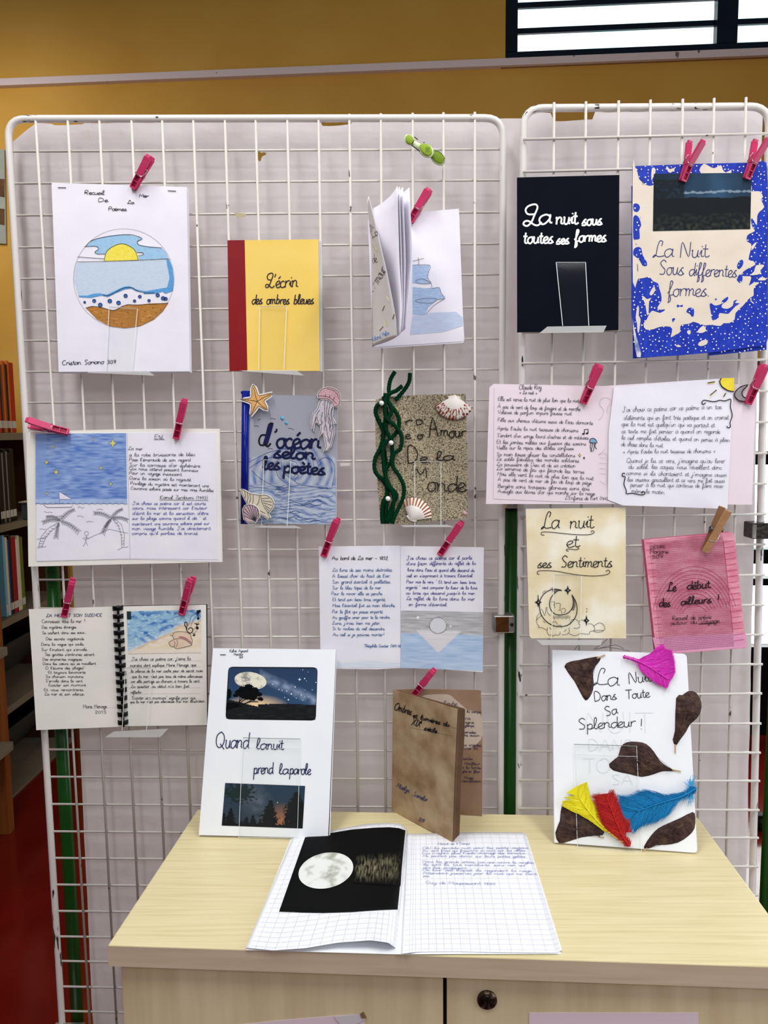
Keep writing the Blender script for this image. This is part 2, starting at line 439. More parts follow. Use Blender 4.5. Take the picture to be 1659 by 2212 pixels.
zs=[zW(1120,106),zW(1120,62),zW(1120,50),zW(1120,8)]
zs=[zs[0],zs[1],zs[2],zs[3]]
pitch=zs[2]-zs[0]; k=0
z=zs[0]
while z<zt-0.08:
    for (xa,xb) in ((xp0,xp1),(xq0,xend)):
        wall_piece('louvre_pane',xa,xb,z,min(z+(zs[1]-zs[0]),zt-0.06),LOUV,win,t=0.008,f=-0.06)
        wall_piece('louvre_clip',xa,xb,z+(zs[1]-zs[0]),min(z+pitch,zt-0.06),NAVY,win,t=0.03,f=-0.045)
    z+=pitch
wall_piece('trim_2',x_l-0.02,3.3,wb-0.03,wb,M('worn_wood_sill','A98A63','8A6A48',scale=20,stretch=(1,5,5)),t=0.02,f=0.012,kind='structure')
# glazed door bay at the right edge
w2=bpy.data.objects.new('window_2',None); COL.objects.link(w2); w2['kind']='structure'
GLOW=M('daylit_garden_glass','F4FFFF','8FD0BE',scale=2.2,rough=0.3,emit=4.0,c3='FFFFFF')
BLK=M('black_window_metal','0A0A0D',rough=0.3)
def w2p(name,y0,y1,mat,f=0.0,t=0.05,x0=None,x1=3.3):
    xa=w2l if x0 is None else x0
    return wall_piece(name,xa,x1,zW(1650,y1),zW(1650,y0),mat,w2,t=t,f=f)
w2p('pane',800,975,GLOW,f=-0.06,t=0.01); w2p('rail',975,1004,BLK); w2p('pane',1004,1187,GLOW,f=-0.06,t=0.01)
w2p('rail',1187,1218,BLK); w2p('pane',1218,1250,GLOW,f=-0.06,t=0.01); w2p('rail',1250,1265,BLK)
w2p('pane',1265,1398,GLOW,f=-0.06,t=0.01); w2p('spandrel',1398,1588,BLK); w2p('rail',780,800,BLK)
wall_piece('baseboard_back',w2l,3.3,0.0,zW(1650,1588),M('dark_red_skirting','6A1616',rough=0.4),t=0.06,f=0.004,kind='structure')
# ---------------------------------------------------------------- poster on the wall far left
ps=thing('wall_poster','grey notice with brown photographs pinned to the yellow wall left of the grid','poster',onW(2,530))
pw=Page(onW(0,530),onW(12,530),onW(0,330))
pw.fill('sheet',ID,[(-60,318),(12,325),(16,528),(-60,524)],M('grey_notice','A9A99A','8E9084',scale=9),ps,off=0.012,thick=0.008)
for a,b in ((388,428),(452,488)): pw.fill('photograph',ID,[(2,a),(13,a+1),(13,b),(2,b-2)],M('brown_photo','4A3220','6B4C30',scale=20),ps,off=0.013)
# ---------------------------------------------------------------- bookcase behind left
WOODD=M('orange_brown_wood','6A3A18','84481E',scale=5,stretch=(6,6,1),rough=0.5)
WOODX=M('dark_brown_wood','3A2014','4A2A1A',scale=5,stretch=(6,6,1),rough=0.5)
SHELF=M('pale_shelf_metal','6A6252','787060',scale=6,rough=0.5)
GREYP=M('grey_shelf_back','3E3E3C','4A4A46',scale=4,rough=0.6)
XF=-1.03
bc=thing('bookcase','tall wooden bookcase of library books behind the left edge of the grid','bookcase',(-1.2,1.9,0))
BT=onX(20,775,XF).z+0.05
box('end_panel',(-1.35,1.45,0),(-0.895,1.49,1.5),WOODD,bc,bev=0.002)
box('end_panel',(-1.35,2.36,0),(-1.03,2.39,1.5),WOODX,bc)
box('back_panel',(-1.37,1.49,0.0),(-1.35,2.36,1.5),WOODX,bc)
shz=[onX(36,1711,XF).z,onX(36,1515,XF).z,onX(38,1327,XF).z,onX(30,1128,XF).z,onX(20,935,XF).z]
for z in shz:
    box('shelf',(-1.35,1.49,z-0.03),(XF,2.36,z),SHELF,bc,bev=0.001)
for z0,z1 in ((0,1),(1,2)):
    P=[(XF-0.25,1.49,shz[z0]+0.005),(XF-0.25,2.36,shz[z0]+0.005),(XF-0.27,2.36,shz[z0]+0.005),(XF-0.27,1.49,shz[z0]+0.005),
       (XF-0.02,1.49,shz[z1]-0.12),(XF-0.02,2.36,shz[z1]-0.12),(XF-0.04,2.36,shz[z1]-0.12),(XF-0.04,1.49,shz[z1]-0.12)]
    prism8('display_flap',P,GREYP,bc)
for z in (shz[1],shz[2]): box('shelf',(-1.3,1.2,z-0.05),(-0.86,1.449,z-0.02),SHELF,bc)
BK={'red':'A82A1A','orange':'C2602A','brown':'7A3A1C','dark':'151519','black':'0E0E12','teal':'2F5A66','blue':'2A4A8A','cream':'C9BC9A','lblue':'6FA3B8','yellow':'B9A235','dred':'8E1420','grey':'6A6A66','white':'C8C5BA','green':'5A6A2A'}
def bookrow(shelf,x0px,cols,top,pyshelf,rowname):
    x=x0px; z0=shz[shelf]
    for i,(c,wd,lab) in enumerate(cols):
        ya=onX(x,pyshelf,XF-0.02).y; yb=onX(x+wd,pyshelf,XF-0.02).y
        zt_=onX(x,top+(i%3)*4,XF-0.02).z
        y0,y1=min(ya,yb),max(ya,yb)
        t=thing('book',lab,'book',(XF-0.1,(y0+y1)/2,z0+0.0005),rowname)
        cm=M('cover_'+c,BK[c],rough=0.45)
        box('cover',(XF-0.17,y0+0.0008,z0+0.0008),(XF-0.02,y1-0.0008,zt_),cm,t,bev=0.0015)
        box('pages',(XF-0.168,y0+0.003,zt_-0.002),(XF-0.025,y1-0.003,zt_+0.0006),M('page_edges','BDB59C'),t)
        box('spine_label',(XF-0.0205,y0+0.002,z0+0.02),(XF-0.0195,y1-0.002,z0+0.05),M('label_white','B9B6AB'),t)
        x+=wd
bookrow(4,0,[('red',5,'red book leftmost on the top shelf of the bookcase'),('dark',3,'narrow dark book second from left on the top bookcase shelf'),('brown',4,'brown spined book on the top shelf beside the narrow dark book'),('orange',4,'orange book in the middle of the top bookcase shelf'),('brown',3,'thin brown book right of the orange one on the top shelf'),('black',4,'black and white patterned spine on the top bookcase shelf'),('orange',4,'orange spine right of the black one on the top shelf'),('red',9,'wide red book rightmost on the top shelf beside the grid frame')],780,925,'books on the top shelf')
bookrow(3,2,[('dark',4,'dark book leftmost on the second shelf of black folders'),('black',5,'first black folder on the second bookcase shelf'),('grey',3,'thin grey spine among the black folders'),('black',6,'wide black folder in the middle of the second shelf'),('grey',3,'grey slanting spine right of the wide black folder'),('black',6,'black folder near the right end of the second shelf'),('black',8,'black folder rightmost on the second shelf')],970,1115,'dark folders on the second shelf')
bookrow(2,13,[('lblue',5,'pale blue book leftmost on the third bookcase shelf'),('cream',5,'tall cream book beside the pale blue one'),('blue',3,'thin blue spine on the third bookcase shelf'),('dark',5,'dark green book left of the large red one'),('dred',10,'large deep red book on the third shelf'),('white',4,'white spined book right of the large deep red one'),('cream',4,'narrow cream book on the third shelf near its right end'),('green',7,'olive green book rightmost on the third shelf')],1155,1300,'books on the third shelf')
# ---------------------------------------------------------------- wire panels
PL1=(Vector((0,0,0)),Vector((0,1,0)))
w2a=-0.02485921; P2p=Vector((0.82158498,-0.02424453,0)); P2n=Vector((-math.sin(w2a),math.cos(w2a),0))
def p1(px,py,dy=0.0): return hit(px,py,PL1[0]+PL1[1]*dy,PL1[1])
def p2(px,py,dy=0.0): return hit(px,py,P2p+P2n*dy,P2n)
def rounded(pts,r,n=6):
    out=[];m_=len(pts)
    for i,(p,rd) in enumerate(zip(pts,r)):
        a,b=pts[i-1],pts[(i+1)%m_]
        if rd==0: out.append(p); continue
        u=(a-p).normalized()*rd; v_=(b-p).normalized()*rd
        for k in range(n+1):
            t=k/n; out.append((p+u)*(1-t)**2+p*(2*t*(1-t))+(p+v_)*t*t)
    return out
g1=thing('wire_grid_panel','large white enamelled wire grid with chipped paint, left of the two','display grid',(0.37,0,0.35))
BZ=0.37
tl=p1(16,257); tr=p1(1087,255); 
lb=p1(131,2190); rb_=Vector((p1(1082,1740).x,0,BZ)); lb=Vector((lb.x-0.0,0,BZ))
lbx=tl.x+(p1(127,2131).x-p1(17,320).x)*(tl.z-BZ)/(p1(17,320).z-p1(127,2131).z)
lb=Vector((lbx,0,BZ))
tube('frame',rounded([lb,tl,tr,rb_],[0.02,0.03,0.03,0.02]),0.0058,WIRE2,g1,n=10,closed=True)
rL={0:327,1:396,2:465,3:534,4:602,5:670,6:736,7:803,8:870,9:934,10:997,11:1060,12:1124,13:1187,14:1252,15:1314,16:1375,17:1437,18:1498,19:1559,20:1619,21:1678,22:1737,23:1796,24:1853.5,25:1911,26:1968,27:2023,28:2076,29:2131,30:2184}
rR=[322.7,389.6,458.8,527,593,663.7,731.7,798,864,931,995,1060,1122.5,1187,1250.4,1313.5,1375.7,1438.5,1499.7,1560,1623,1684,1745]
def frx(z,side):
    if side<0: return tl.x+(lb.x-tl.x)*(tl.z-z)/(tl.z-BZ)
    return tr.x+(rb_.x-tr.x)*(tr.z-z)/(tr.z-BZ)
HZ=[]
for r in range(31):
    a=p1(110 if r<14 else 140,rL[r],0.0012)
    if r<23: b=p1(1050,rR[r],0.0012)
    else: b=Vector((0.72,0.0012,HZ[22][1].z-0.05*(r-22)))
    sl=(b.z-a.z)/(b.x-a.x)
    A=Vector((frx(a.z,-1),0.0012,0)); A.z=a.z+sl*(A.x-a.x); B=Vector((frx(b.z,1),0.0012,0)); B.z=b.z+sl*(B.x-b.x)
    HZ.append((A,B)); tube('wire',[A,B],0.0019,WIRE,g1,n=6)
vx=[81,150,218,287,353,420,488,554,622,689,755.5,823,891.6,958,1025.7]
vs_=[.06,.0541,.0496,.0444,.0407,.037,.033,.029,.0234,.0179,.0128,.0073,.0033,.0033,.0003]
for x,s_ in zip(vx,vs_):
    a=p1(x,328,-0.0024); b=p1(x+s_*(2150-328),2150,-0.0024); d=(b-a)/(a.z-b.z)
    tube('wire',[a+d*(a.z-tl.z+0.002),a+d*(a.z-BZ)],0.0022,WIRE,g1,n=6)
g2=thing('wire_grid_panel','narrow white wire grid right of the green post','display grid',(0.97,-0.02,0.35))
TL=p2(1131,234); TR=p2(1662,230)
def p2x(xpx,s_,y0,z,dy=0.0):
    a=p2(xpx,y0,dy); b=p2(xpx+s_*(1700-y0),1700,dy); return a+(b-a)*((a.z-z)/(a.z-b.z))
LB=p2x(1131,-.0068,300,BZ); RB=p2x(1662,-.0225,300,BZ)
tube('frame',rounded([LB,TL,TR,RB],[0.02,0.03,0.03,0.02]),0.0058,WIRE2,g2,n=10,closed=True)
vx2=[1196.5,1265,1335.5,1404,1473.5,1541,1609.6]; sl2=[-.0087,-.0114,-.0141,-.0168,-.0196,-.0223,-.0264]
for x,s_ in zip(vx2,sl2):
    tube('wire',[p2x(x,s_,290,TL.z+0.005,-0.006),p2x(x,s_,290,BZ,-0.006)],0.0022,WIRE,g2,n=6)
qL=[301,371,440.5,510,579,649,718,785,852,918,984,1050,1116,1181,1246,1308,1373,1436,1502,1563,1622.5,1685,1746,1806,1868]
qR=[289+69.7*i for i in range(7)]+[777,845,912,979,1045,1110.5,1176,1242,1307,1371,1435,1498,1563,1626,1687,1750,1810,1872]
for r in range(25):
    a=p2(1140,qL[r],-0.0095); b=p2(1640,qR[r],-0.0095); d=(b-a).normalized()
    A=a-d*0.012; B=b+d*(0.008+0.0*r)
    # reach the right frame tube
    xr=TR.x+(RB.x-TR.x)*(TR.z-b.z)/(TR.z-BZ); B=a+(b-a)*((xr+0.004-a.x)/(b.x-a.x)); xl=TL.x+(LB.x-TL.x)*(TL.z-a.z)/(TL.z-BZ); A=a+(b-a)*((xl-0.002-a.x)/(b.x-a.x))
    tube('wire',[A,B],0.0021,WIRE,g2,n=6)
for k in range(5):
    a=p2(1140,1868,-0.0095)+Vector((0,0,-0.05*(k+1)))
    tube('wire',[Vector((a.x-0.008,a.y,a.z)),Vector((RB.x,RB.y-0.009,a.z))],0.0021,WIRE,g2,n=6)
# posts
def post(cx,cy,z0,z1,label,r=0.0112,foot=True):
    t=thing('support_post',label,'post',(cx,cy,0)); 
    tube('tube',[(cx,cy,z0),(cx,cy,z1)],r,GREENP,t,n=20)
    tube('cap',[(cx,cy,z1),(cx,cy,z1+0.004)],r*1.04,M('black_cap','141414',rough=0.4),t,n=20)
    box('foot',(cx-0.03,cy-0.24,0),(cx+0.03,cy+0.24,0.03),GREENP,t,bev=0.004)
    return t
pa=p1(1104,1300,0.02); post(pa.x,0.024,0.03,onY(1104,1103,0.024).z,'green steel post between the two grids')
pbx=onY(118,1300,0.024).x
POSTX=onY(138,1678,0.026).x
post(POSTX,0.026,0.03,onY(100,1100,0.026).z,'green steel post behind the left side of the large grid')
pc=onY(1669,1700,0.0); post(pc.x,0.005,0.03,onY(1669,1120,0.0).z,'green steel post at the far right edge of the narrow grid')
def clamp(a,b,label):
    t=thing('clamp_bracket',label,'bracket',((a[0]+b[0])/2,a[1],a[2]))
    box('body',a,b,STEEL,t,bev=0.002)
    box('rusty_plate',(a[0]+0.004,a[1]-0.0012,a[2]+0.002),(b[0]-0.010,a[1]+0.0005,b[2]-0.002),M('rusty_brown_plate','38200F','5A3418',scale=80,rough=0.35),t)
    x=b[0]-0.005; z=(a[2]+b[2])/2
    tube('screw',[(x,a[1]+0.0005,z),(x,a[1]-0.0022,z)],0.003,M('dark_screw','2A2724',rough=0.4,metal=0.6),t,n=10)
a=onY(1066,1368,-0.014); b=onY(1112,1330,-0.014); clamp((a.x,-0.014,a.z),(b.x,0.012,b.z),'rusty steel clamp joining the large grid to the middle green post')
a=onY(1100,1102,-0.012); b=onY(1135,1070,-0.012); t=thing('clamp_bracket','zinc bracket on top of the middle green post under the poem pages','bracket',(a.x,0.0,a.z)); box('body',(a.x,0.010,a.z),(b.x,0.034,b.z),STEEL,t,bev=0.002); tube('bolt',[(a.x+0.012,0.0105,a.z+0.012),(a.x+0.012,0.006,a.z+0.012)],0.004,STEEL,t,n=6)
a=onY(47,1124,0.01); b=onY(60,1086,0.01); t=thing('clamp_bracket','dark grey bracket left of the night sea drawing','bracket',(a.x,0.0,a.z)); box('body',(a.x,0.010,a.z),(a.x+0.03,0.03,b.z),M('dark_grey_metal','3A3E40',rough=0.4,metal=0.5),t,bev=0.002); box('flange',(a.x-0.002,0.006,b.z),(a.x+0.022,0.0298,b.z+0.002),STEEL,t)
a=onY(1626,1165,-0.055); b=onY(1700,1130,-0.055); t=thing('clamp_bracket','blackened steel clamp on the right frame of the narrow grid','bracket',(a.x,-0.05,a.z)); CL=M('blackened_steel','0E0E0E','46423E',scale=110,stretch=(1,1,3),rough=0.35,contrast=1.2); box('body',(a.x,-0.055,a.z),(b.x,-0.02,b.z),CL,t,bev=0.002); box('lip',(a.x-0.001,-0.058,a.z+0.002),(a.x+0.004,-0.054,b.z-0.002),STEEL,t)
# foot bracket of the large grid at lower left
a=onY(118,2187,0.0); t=thing('grid_foot','zinc foot plate under the lower left corner of the large grid','foot',(a.x,0.0,a.z-0.02)); box('plate',(a.x-0.004,-0.05,a.z-0.032),(a.x+0.05,0.011,a.z-0.028),STEEL,t,bev=0.001); box('block',(a.x+0.004,-0.044,a.z-0.07),(a.x+0.045,0.010,a.z-0.033),M('cream_block','C9BCA6','B8AA94',scale=20),t,bev=0.002)
# ---------------------------------------------------------------- backing sheets
def backing(name,label,plane,cols,top,rows,left,right,holes=(),nx=110,ny=150,bot=0.4,seed=0,dy=0.03):
    V=[];F=[]
    topz=[]
    for j in range(ny+1):
        v=j/ny
        for i in range(nx+1):
            u=i/nx; py=0
            # left/right edge given in px at height fraction
            L_=left(v); R_=right(v); a=plane(L_[0],L_[1],dy); b=plane(R_[0],R_[1],dy); p=a.lerp(b,u)
            if v<0.08: p.z+=top(u)*(1-v/0.08)
            q=Vector((p.x,0,p.z))
            n_=0.0035*noise.noise(q*7+Vector((seed,0,0)))+0.0018*noise.noise(q*19+Vector((0,seed,0)))+0.0012*abs(noise.noise(q*Vector((9,0,26))*1.0+Vector((seed,3,0))))
            p.y+=n_+0.003
            V.append(p)
    for j in range(ny):
        for i in range(nx):
            k=j*(nx+1)+i; c=(V[k]+V[k+nx+2])/2
            skip=False
            for hp in holes:
                if inpoly(c.x,c.z,hp): skip=True
            if not skip: F.append((k,k+nx+1,k+nx+2,k+1))
    if holes:
        used=set(i for f in F for i in f); full={}
        for f in F:
            for i in f: full[i]=full.get(i,0)+1
        for i,n_ in full.items():
            if n_<4:
                for hp in holes:
                    best=None
                    for a_,b_ in zip(hp,hp[1:]+hp[:1]):
                        dx,dz=b_[0]-a_[0],b_[1]-a_[1]; tt=max(0,min(1,((V[i].x-a_[0])*dx+(V[i].z-a_[1])*dz)/(dx*dx+dz*dz))); q=(a_[0]+dx*tt,a_[1]+dz*tt); dd=math.hypot(q[0]-V[i].x,q[1]-V[i].z)
                        if best is None or dd<best[0]: best=(dd,q)
                    if best[0]<0.008: V[i].x,V[i].z=best[1]
    t=thing('backing_sheet',label,'paper',(V[0].x,V[0].y,V[-1].z),'backing papers hung behind the grids')
    mesh('paper',V,F,BACK,t,smooth=True)
    return t
def lp(P):
    def f(v):
        for (v0,a),(v1,b) in zip(P[:-1],P[1:]):
            if v<=v1:
                t=(v-v0)/(v1-v0); return (a[0]+(b[0]-a[0])*t,a[1]+(b[1]-a[1])*t)
        return P[-1][1]
    return f
def holepx(P): return [(p1(x,y,0.02).x,p1(x,y,0.02).z) for x,y in P]
def topn1(u):
    h=0.003*noise.noise(Vector((u*14,5,0)))
    if u<0.05: h-=0.028*(1-u/0.05)
    if 0.61<u<0.67: h-=0.008
    if 0.08<u<0.14: h-=0.002
    return h
hole=holepx([(545,318),(552,312),(560,322),(573,318),(570,326),(562,330),(558,341),(551,336),(547,338),(549,328)])
backing('s','wrinkled pinkish white paper behind the upper part of the large grid',p1,0,topn1,0,
  lp([(0,(24,266)),(1,(62,1075))]),lp([(0,(1128,254)),(1,(1128,1075))]),holes=[hole],nx=180,ny=130,seed=1,dy=0.034)
backing('s','greyish white paper behind the lower part of the large grid beside the left post',p1,0,lambda u:0,0,
  lp([(0,(150,1060)),(0.2,(157,1300)),(1,(200,2230))]),lp([(0,(1086,1060)),(1,(1080,2230))]),nx=100,ny=130,seed=5,dy=0.028)
backing('s','smooth white paper behind the narrow grid at right',p2,0,lambda u:0.002*noise.noise(Vector((u*9,1,0)))-(0.012 if 0.12<u<0.3 else 0),0,
  lp([(0,(1133,243)),(0.5,(1122,1050)),(1,(1118,1850))]),lp([(0,(1650,236)),(0.5,(1633,1050)),(0.56,(1630,1200)),(1,(1612,1960))]),nx=80,ny=190,seed=9)
# bits of tape
TAPE=M('yellowed_tape','B9B08E',rough=0.3)
for q,l in (([(505,459),(532,461),(531,468),(512,470)],'scrap of yellow tape stuck on the grid below the top middle'),([(1516,290),(1537,289),(1536,298),(1515,299)],'faint tape scrap on the second wire of the narrow grid'),([(733,1000),(757,1000),(756,1006),(735,1007)],'white tape scrap on the grid right of the ocean cover'),([(1598,1174),(1626,1176),(1626,1181),(1600,1180)],'thin tape strip on the narrow grid right of the pink cover')):
    pg=Page((q[0][0],q[0][1],-0.035 if q[0][0]>1100 else -0.007),(q[1][0],q[1][1],-0.035 if q[0][0]>1100 else -0.007),(q[2][0],q[2][1],-0.035 if q[0][0]>1100 else -0.007))
    t=thing('tape_scrap',l,'tape',pg.at(*q[3])); pg.fill('strip',ID,q,TAPE if q[0][0]<600 else M('pale_tape','D5CEC8',rough=0.3),t,thick=0.0003)
# ---------------------------------------------------------------- cabinet
MAPLE=M('maple_laminate','D2C290','E8DCB2',scale=7,stretch=(1,26,26),rough=0.4,detail=10,bump=0.01,contrast=0.8,c3='DFD2A4',spec=0.4)
MAPLEV=M('maple_laminate_door','D6C099','EBD9B4',scale=3.4,stretch=(12,12,1.0),rough=0.45,detail=8,bump=0.01)
MAPLEE=M('maple_edge','C8B198','D6C1A8',scale=6,stretch=(1,14,22),rough=0.5,detail=8)
TZ=0.846
A_=onZ(233,2041,TZ); B_=onZ(427,1748,TZ); C_=onZ(1505,1763,TZ); C_.y=-0.047; D_=Vector((1.063,-0.412,TZ))
A_=Vector((A_.x,A_.y,TZ))
cab=thing('cabinet','pale maple cabinet with two doors standing before the grids','cabinet',(0.63,-0.2,0))
TH=0.029
prism8('worktop',[Vector((p.x,p.y,TZ-TH)) for p in (A_,D_,C_,B_)]+[A_,D_,C_,B_],[MAPLE],cab,bev=0.0015)
fr=(D_-A_).normalized(); bk=Vector((-fr.y,fr.x,0))  # toward the panel
# edge band on the front
e0=A_-bk*0.0006; e1_=D_-bk*0.0006
prism8('edge_band',[e0-Vector((0,0,TH)),e1_-Vector((0,0,TH)),e1_-Vector((0,0,TH))+bk*0.0004,e0-Vector((0,0,TH))+bk*0.0004,e0-Vector((0,0,.0012)),e1_-Vector((0,0,.0012)),e1_-Vector((0,0,.0012))+bk*0.0004,e0-Vector((0,0,.0012))+bk*0.0004],MAPLEE,cab)
def cabbox(name,u0,u1,w0,w1,z0,z1,mat,bev=0.001,parent=cab,label=None):
    P=[]
    for z in (z0,z1):
        for (u,w_) in ((u0,w0),(u1,w0),(u1,w1),(u0,w1)):
            q=A_+fr*u+bk*w_; P.append(Vector((q.x,q.y,z)))
    return prism8(name,P,mat,parent,bev=bev,label=label)
W=(D_-A_).length; DP=0.345
def u_at(px,py,w_=0.017):
    p=hit(px,py,A_+bk*w_,bk); return (p-A_).dot(fr),p.z
uL=u_at(257,2100)[0]; uD0=u_at(273,2110)[0]; uG0=u_at(957,2140)[0]; uG1=u_at(965,2140)[0]
ZC=TZ-TH-0.0005
cabbox('side_panel',uL,uL+0.018,0.034,DP,0.04,ZC,MAPLEV); cabbox('side_panel',W-0.03,W-0.012,0.034,DP,0.04,ZC,MAPLEV)
cabbox('back_panel',uL+0.018,W-0.03,DP-0.01,DP,0.04,ZC,MAPLEV); cabbox('plinth',uL+0.01,W-0.02,0.05,0.07,0,0.08,MAPLEE)
cabbox('bottom_panel',uL+0.018,W-0.03,0.036,DP-0.01,0.04,0.058,MAPLEV)
zd=TZ-TH-0.0045
dl=cabbox('door',uD0-0.006,uG0,0.016,0.033,0.06,zd,MAPLEV,bev=0.0008)
dr=cabbox('door',uG1,W-0.014,0.016,0.033,0.06,zd,MAPLEV,bev=0.0008)
ED=M('door_top_edge','E2CE98',rough=0.5)
cabbox('top_edge',uD0-0.004,uG0-0.001,0.0155,0.0162,zd-0.005,zd-0.0008,ED,bev=0)
cabbox('top_edge',uG1+0.001,W-0.015,0.0155,0.0162,zd-0.005,zd-0.0008,ED,bev=0)
ul,zl=u_at(1052,2158,0.016); c=A_+fr*ul+bk*0.016; c.z=zl
lk=tube('lock',[c+bk*0.001,c-bk*0.003],0.0125,M('bronze_lock','4A3A2E','5E4A3A',scale=60,rough=0.25,metal=0.8),cab,n=28,label='round bronze key lock')
kv=[c-bk*0.003,c-bk*0.0036]; V,F=tubev(kv,0.0092,24); mesh('barrel',V,F,M('dark_barrel','2C241E',rough=0.3,metal=0.7),lk,smooth=True)
s_=c-bk*0.0039; prism8('keyhole',[s_+fr*a+Vector((0,0,z))+bk*b for z in (-0.005,0.005) for (a,b) in ((-.0011,0),(.0011,0),(.0011,.0004),(-.0011,.0004))],M('black_slot','050505'),lk)
# labels taped to the doors
dpg=Page(A_+bk*0.016,A_+bk*0.016+fr*0.3,A_+bk*0.016-Vector((0,0,0.3)))
PKL=M('lilac_pink_label','EED6E2','F2DDE8',scale=8,rough=0.6)
t=thing('door_label','lilac pink paper sign stuck on the right cabinet door','sign',dpg.at(1325,2212)); dpg.fill('paper',ID,[(1143,2187),(1508,2187),(1508,2330),(1143,2330)],PKL,t,off=0.0006,thick=0.0004)
t=thing('door_label','pink paper sign with a curled taped corner on the left cabinet door','sign',dpg.at(650,2230)); dpg.fill('paper',ID,[(505,2214),(600,2204),(720,2194),(785,2190),(792,2240),(780,2330),(505,2330)],PKL,t,off=0.0006,thick=0.0004)
dpg.fill('tape',ID,[(722,2194),(786,2187),(792,2198),(760,2214),(735,2210)],M('clear_white_tape','DCD6DC',rough=0.25),t,off=0.002,thick=0.0003)
dpg.fill('torn_tab',ID,[(778,2186),(786,2182),(793,2196),(781,2196)],M('brown_card','8A6A48',rough=0.7),t,off=0.003,thick=0.0003)
# ---------------------------------------------------------------- pages and booklets
def doc(name,label,cat,page,T,quad,mat,thick=0.0012,leaves=0,group=None,leafmat=None,base=None,rnd=0,lo=(0.8,0.8)):
    b=page.at(*TT(T,[base or quad[-1]])[0])
    t=thing(name,label,cat,b,group)
    page.fill('cover' if name=='booklet' else 'paper',T,quad,mat,t,off=0.0,thick=thick)
    for k in range(leaves):
        q=[(x+(lo[0]*(k+1))/T[2]*1.0,y+(lo[1]*(k+1))/T[2]) for x,y in quad]
        page.fill('leaf',T,q,leafmat or PAPER,t,off=-thick-0.0012*(k+1)+0.0006,thick=0.0005)
    return t
def P3(a,b,c,Ya,Yb): # a,b bottom px ; c top px
    return Page((a[0],a[1],Ya),(b[0],b[1],Ya),(c[0],c[1],Yb))
def rquad(q,r):
    out=[]
    for i in range(4):
        p=q[i];a=q[i-1];b=q[(i+1)%4]; rr=r[i] if isinstance(r,(list,tuple)) else r
        if rr==0: out.append(p); continue
        la=math.dist(p,a);lb_=math.dist(p,b)
        u=((a[0]-p[0])/la*rr,(a[1]-p[1])/la*rr); v=((b[0]-p[0])/lb_*rr,(b[1]-p[1])/lb_*rr)
        for k in range(6):
            t=k/5; out.append((p[0]+u[0]*(1-t)**2+v[0]*t*t,p[1]+u[1]*(1-t)**2+v[1]*t*t))
    return out
def holder(label,page,tab,ledge,back=True,off=0.004,group='clear acrylic book rests'):
    t=thing('book_rest',label,'book rest',page.at(*ledge[2],0),group)
    o=page.fill('front_tab',ID,rquad(tab,[4,4,0,0]),ACR,t,off=off,thick=0.0022)
    a,b,c,d=[page.at(x,y,0) for x,y in ledge]
    # ledge: a box under the page from behind the page to the front tab
    n=page.n; up=Vector((0,0,1))
    L_=page.at(*ledge[3]); R_=page.at(*ledge[2]); th=0.0025
    LL,RR=page.at(*ledge[0]),page.at(*ledge[1])
    P=[L_+n*off-up*th,R_+n*off-up*th,RR-n*0.012-up*th,LL-n*0.012-up*th,L_+n*off,R_+n*off,RR-n*0.012,LL-n*0.012]
    prism8('ledge',P,ACR,t,bev=0.0004)
    page.fill('ledge_face',ID,[ledge[0],ledge[1],ledge[2],ledge[3]],frosted(),t,off=off+0.0012,thick=0.0008)
    if back:
        A=(LL+RR)/2-n*0.012; prism8('hook_strip',[A+Vector((-.02,0,-.001)),A+Vector((.02,0,-.001)),A+Vector((.02,.002,-.001)),A+Vector((-.02,.002,-.001)),A+Vector((-.02,0,.05)),A+Vector((.02,0,.05)),A+Vector((.02,.002,.05)),A+Vector((-.02,.002,.05))],ACR,t)
    # bright polished edges of the tab
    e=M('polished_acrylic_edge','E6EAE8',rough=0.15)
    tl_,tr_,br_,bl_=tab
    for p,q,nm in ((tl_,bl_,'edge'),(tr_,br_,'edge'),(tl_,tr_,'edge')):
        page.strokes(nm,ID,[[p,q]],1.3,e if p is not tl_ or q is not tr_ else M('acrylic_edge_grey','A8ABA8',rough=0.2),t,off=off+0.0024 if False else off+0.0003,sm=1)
    return t
# --- 1 anthology of the sea
pg=P3((126.6,803),(410,802),(111.4,394.5),-0.024,-0.014)
q=[(330,517),(1195,545),(1215,1725),(375,1728)]
t=doc('poem_booklet','white booklet cover with a round sun and sea drawing at the top left','booklet',pg,c1,q,PAPER,thick=0.0006,leaves=3,lo=(.9,1.0))
pg.text('lettering',c1,[(540,592,670,594,17,'Recueil'),(628,640,692,641,16,'De'),(694,697,812,697,16,'Poëmes'),(815,652,858,654,14,'La'),(890,610,952,612,14,'Mer'),(398,1684,745,1674,19,'Cristan Soriano 309')],1.3,INK,t)
SKYB=M('sky_blue_pencil','8DB9DC','A9CDE8',scale=260,stretch=(1,1,3),rough=0.8)
pg.fill('sky',c1,[(550,925),(590,885),(640,870),(700,860),(760,850),(830,850),(900,868),(908,880),(882,892),(885,912),(930,925),(1035,935),(1065,965),(1080,1005),(890,1012),(885,988),(912,984),(920,972),(905,965),(878,965),(830,925),(780,907),(720,925),(690,950),(672,974),(625,975),(608,962),(632,940),(615,925)],SKYB,t)
pg.fill('sun',c1,circ(778,1018,108,110,24,180,360)+[(886,1014),(668,1019)],M('yellow_pencil','EBD63C','F3E36A',scale=300,rough=0.8),t,off=0.0005)
GS=M('pale_grey_blue_pencil','B9CADF','CBD8E8',scale=160,stretch=(1,1,6),rough=0.8)
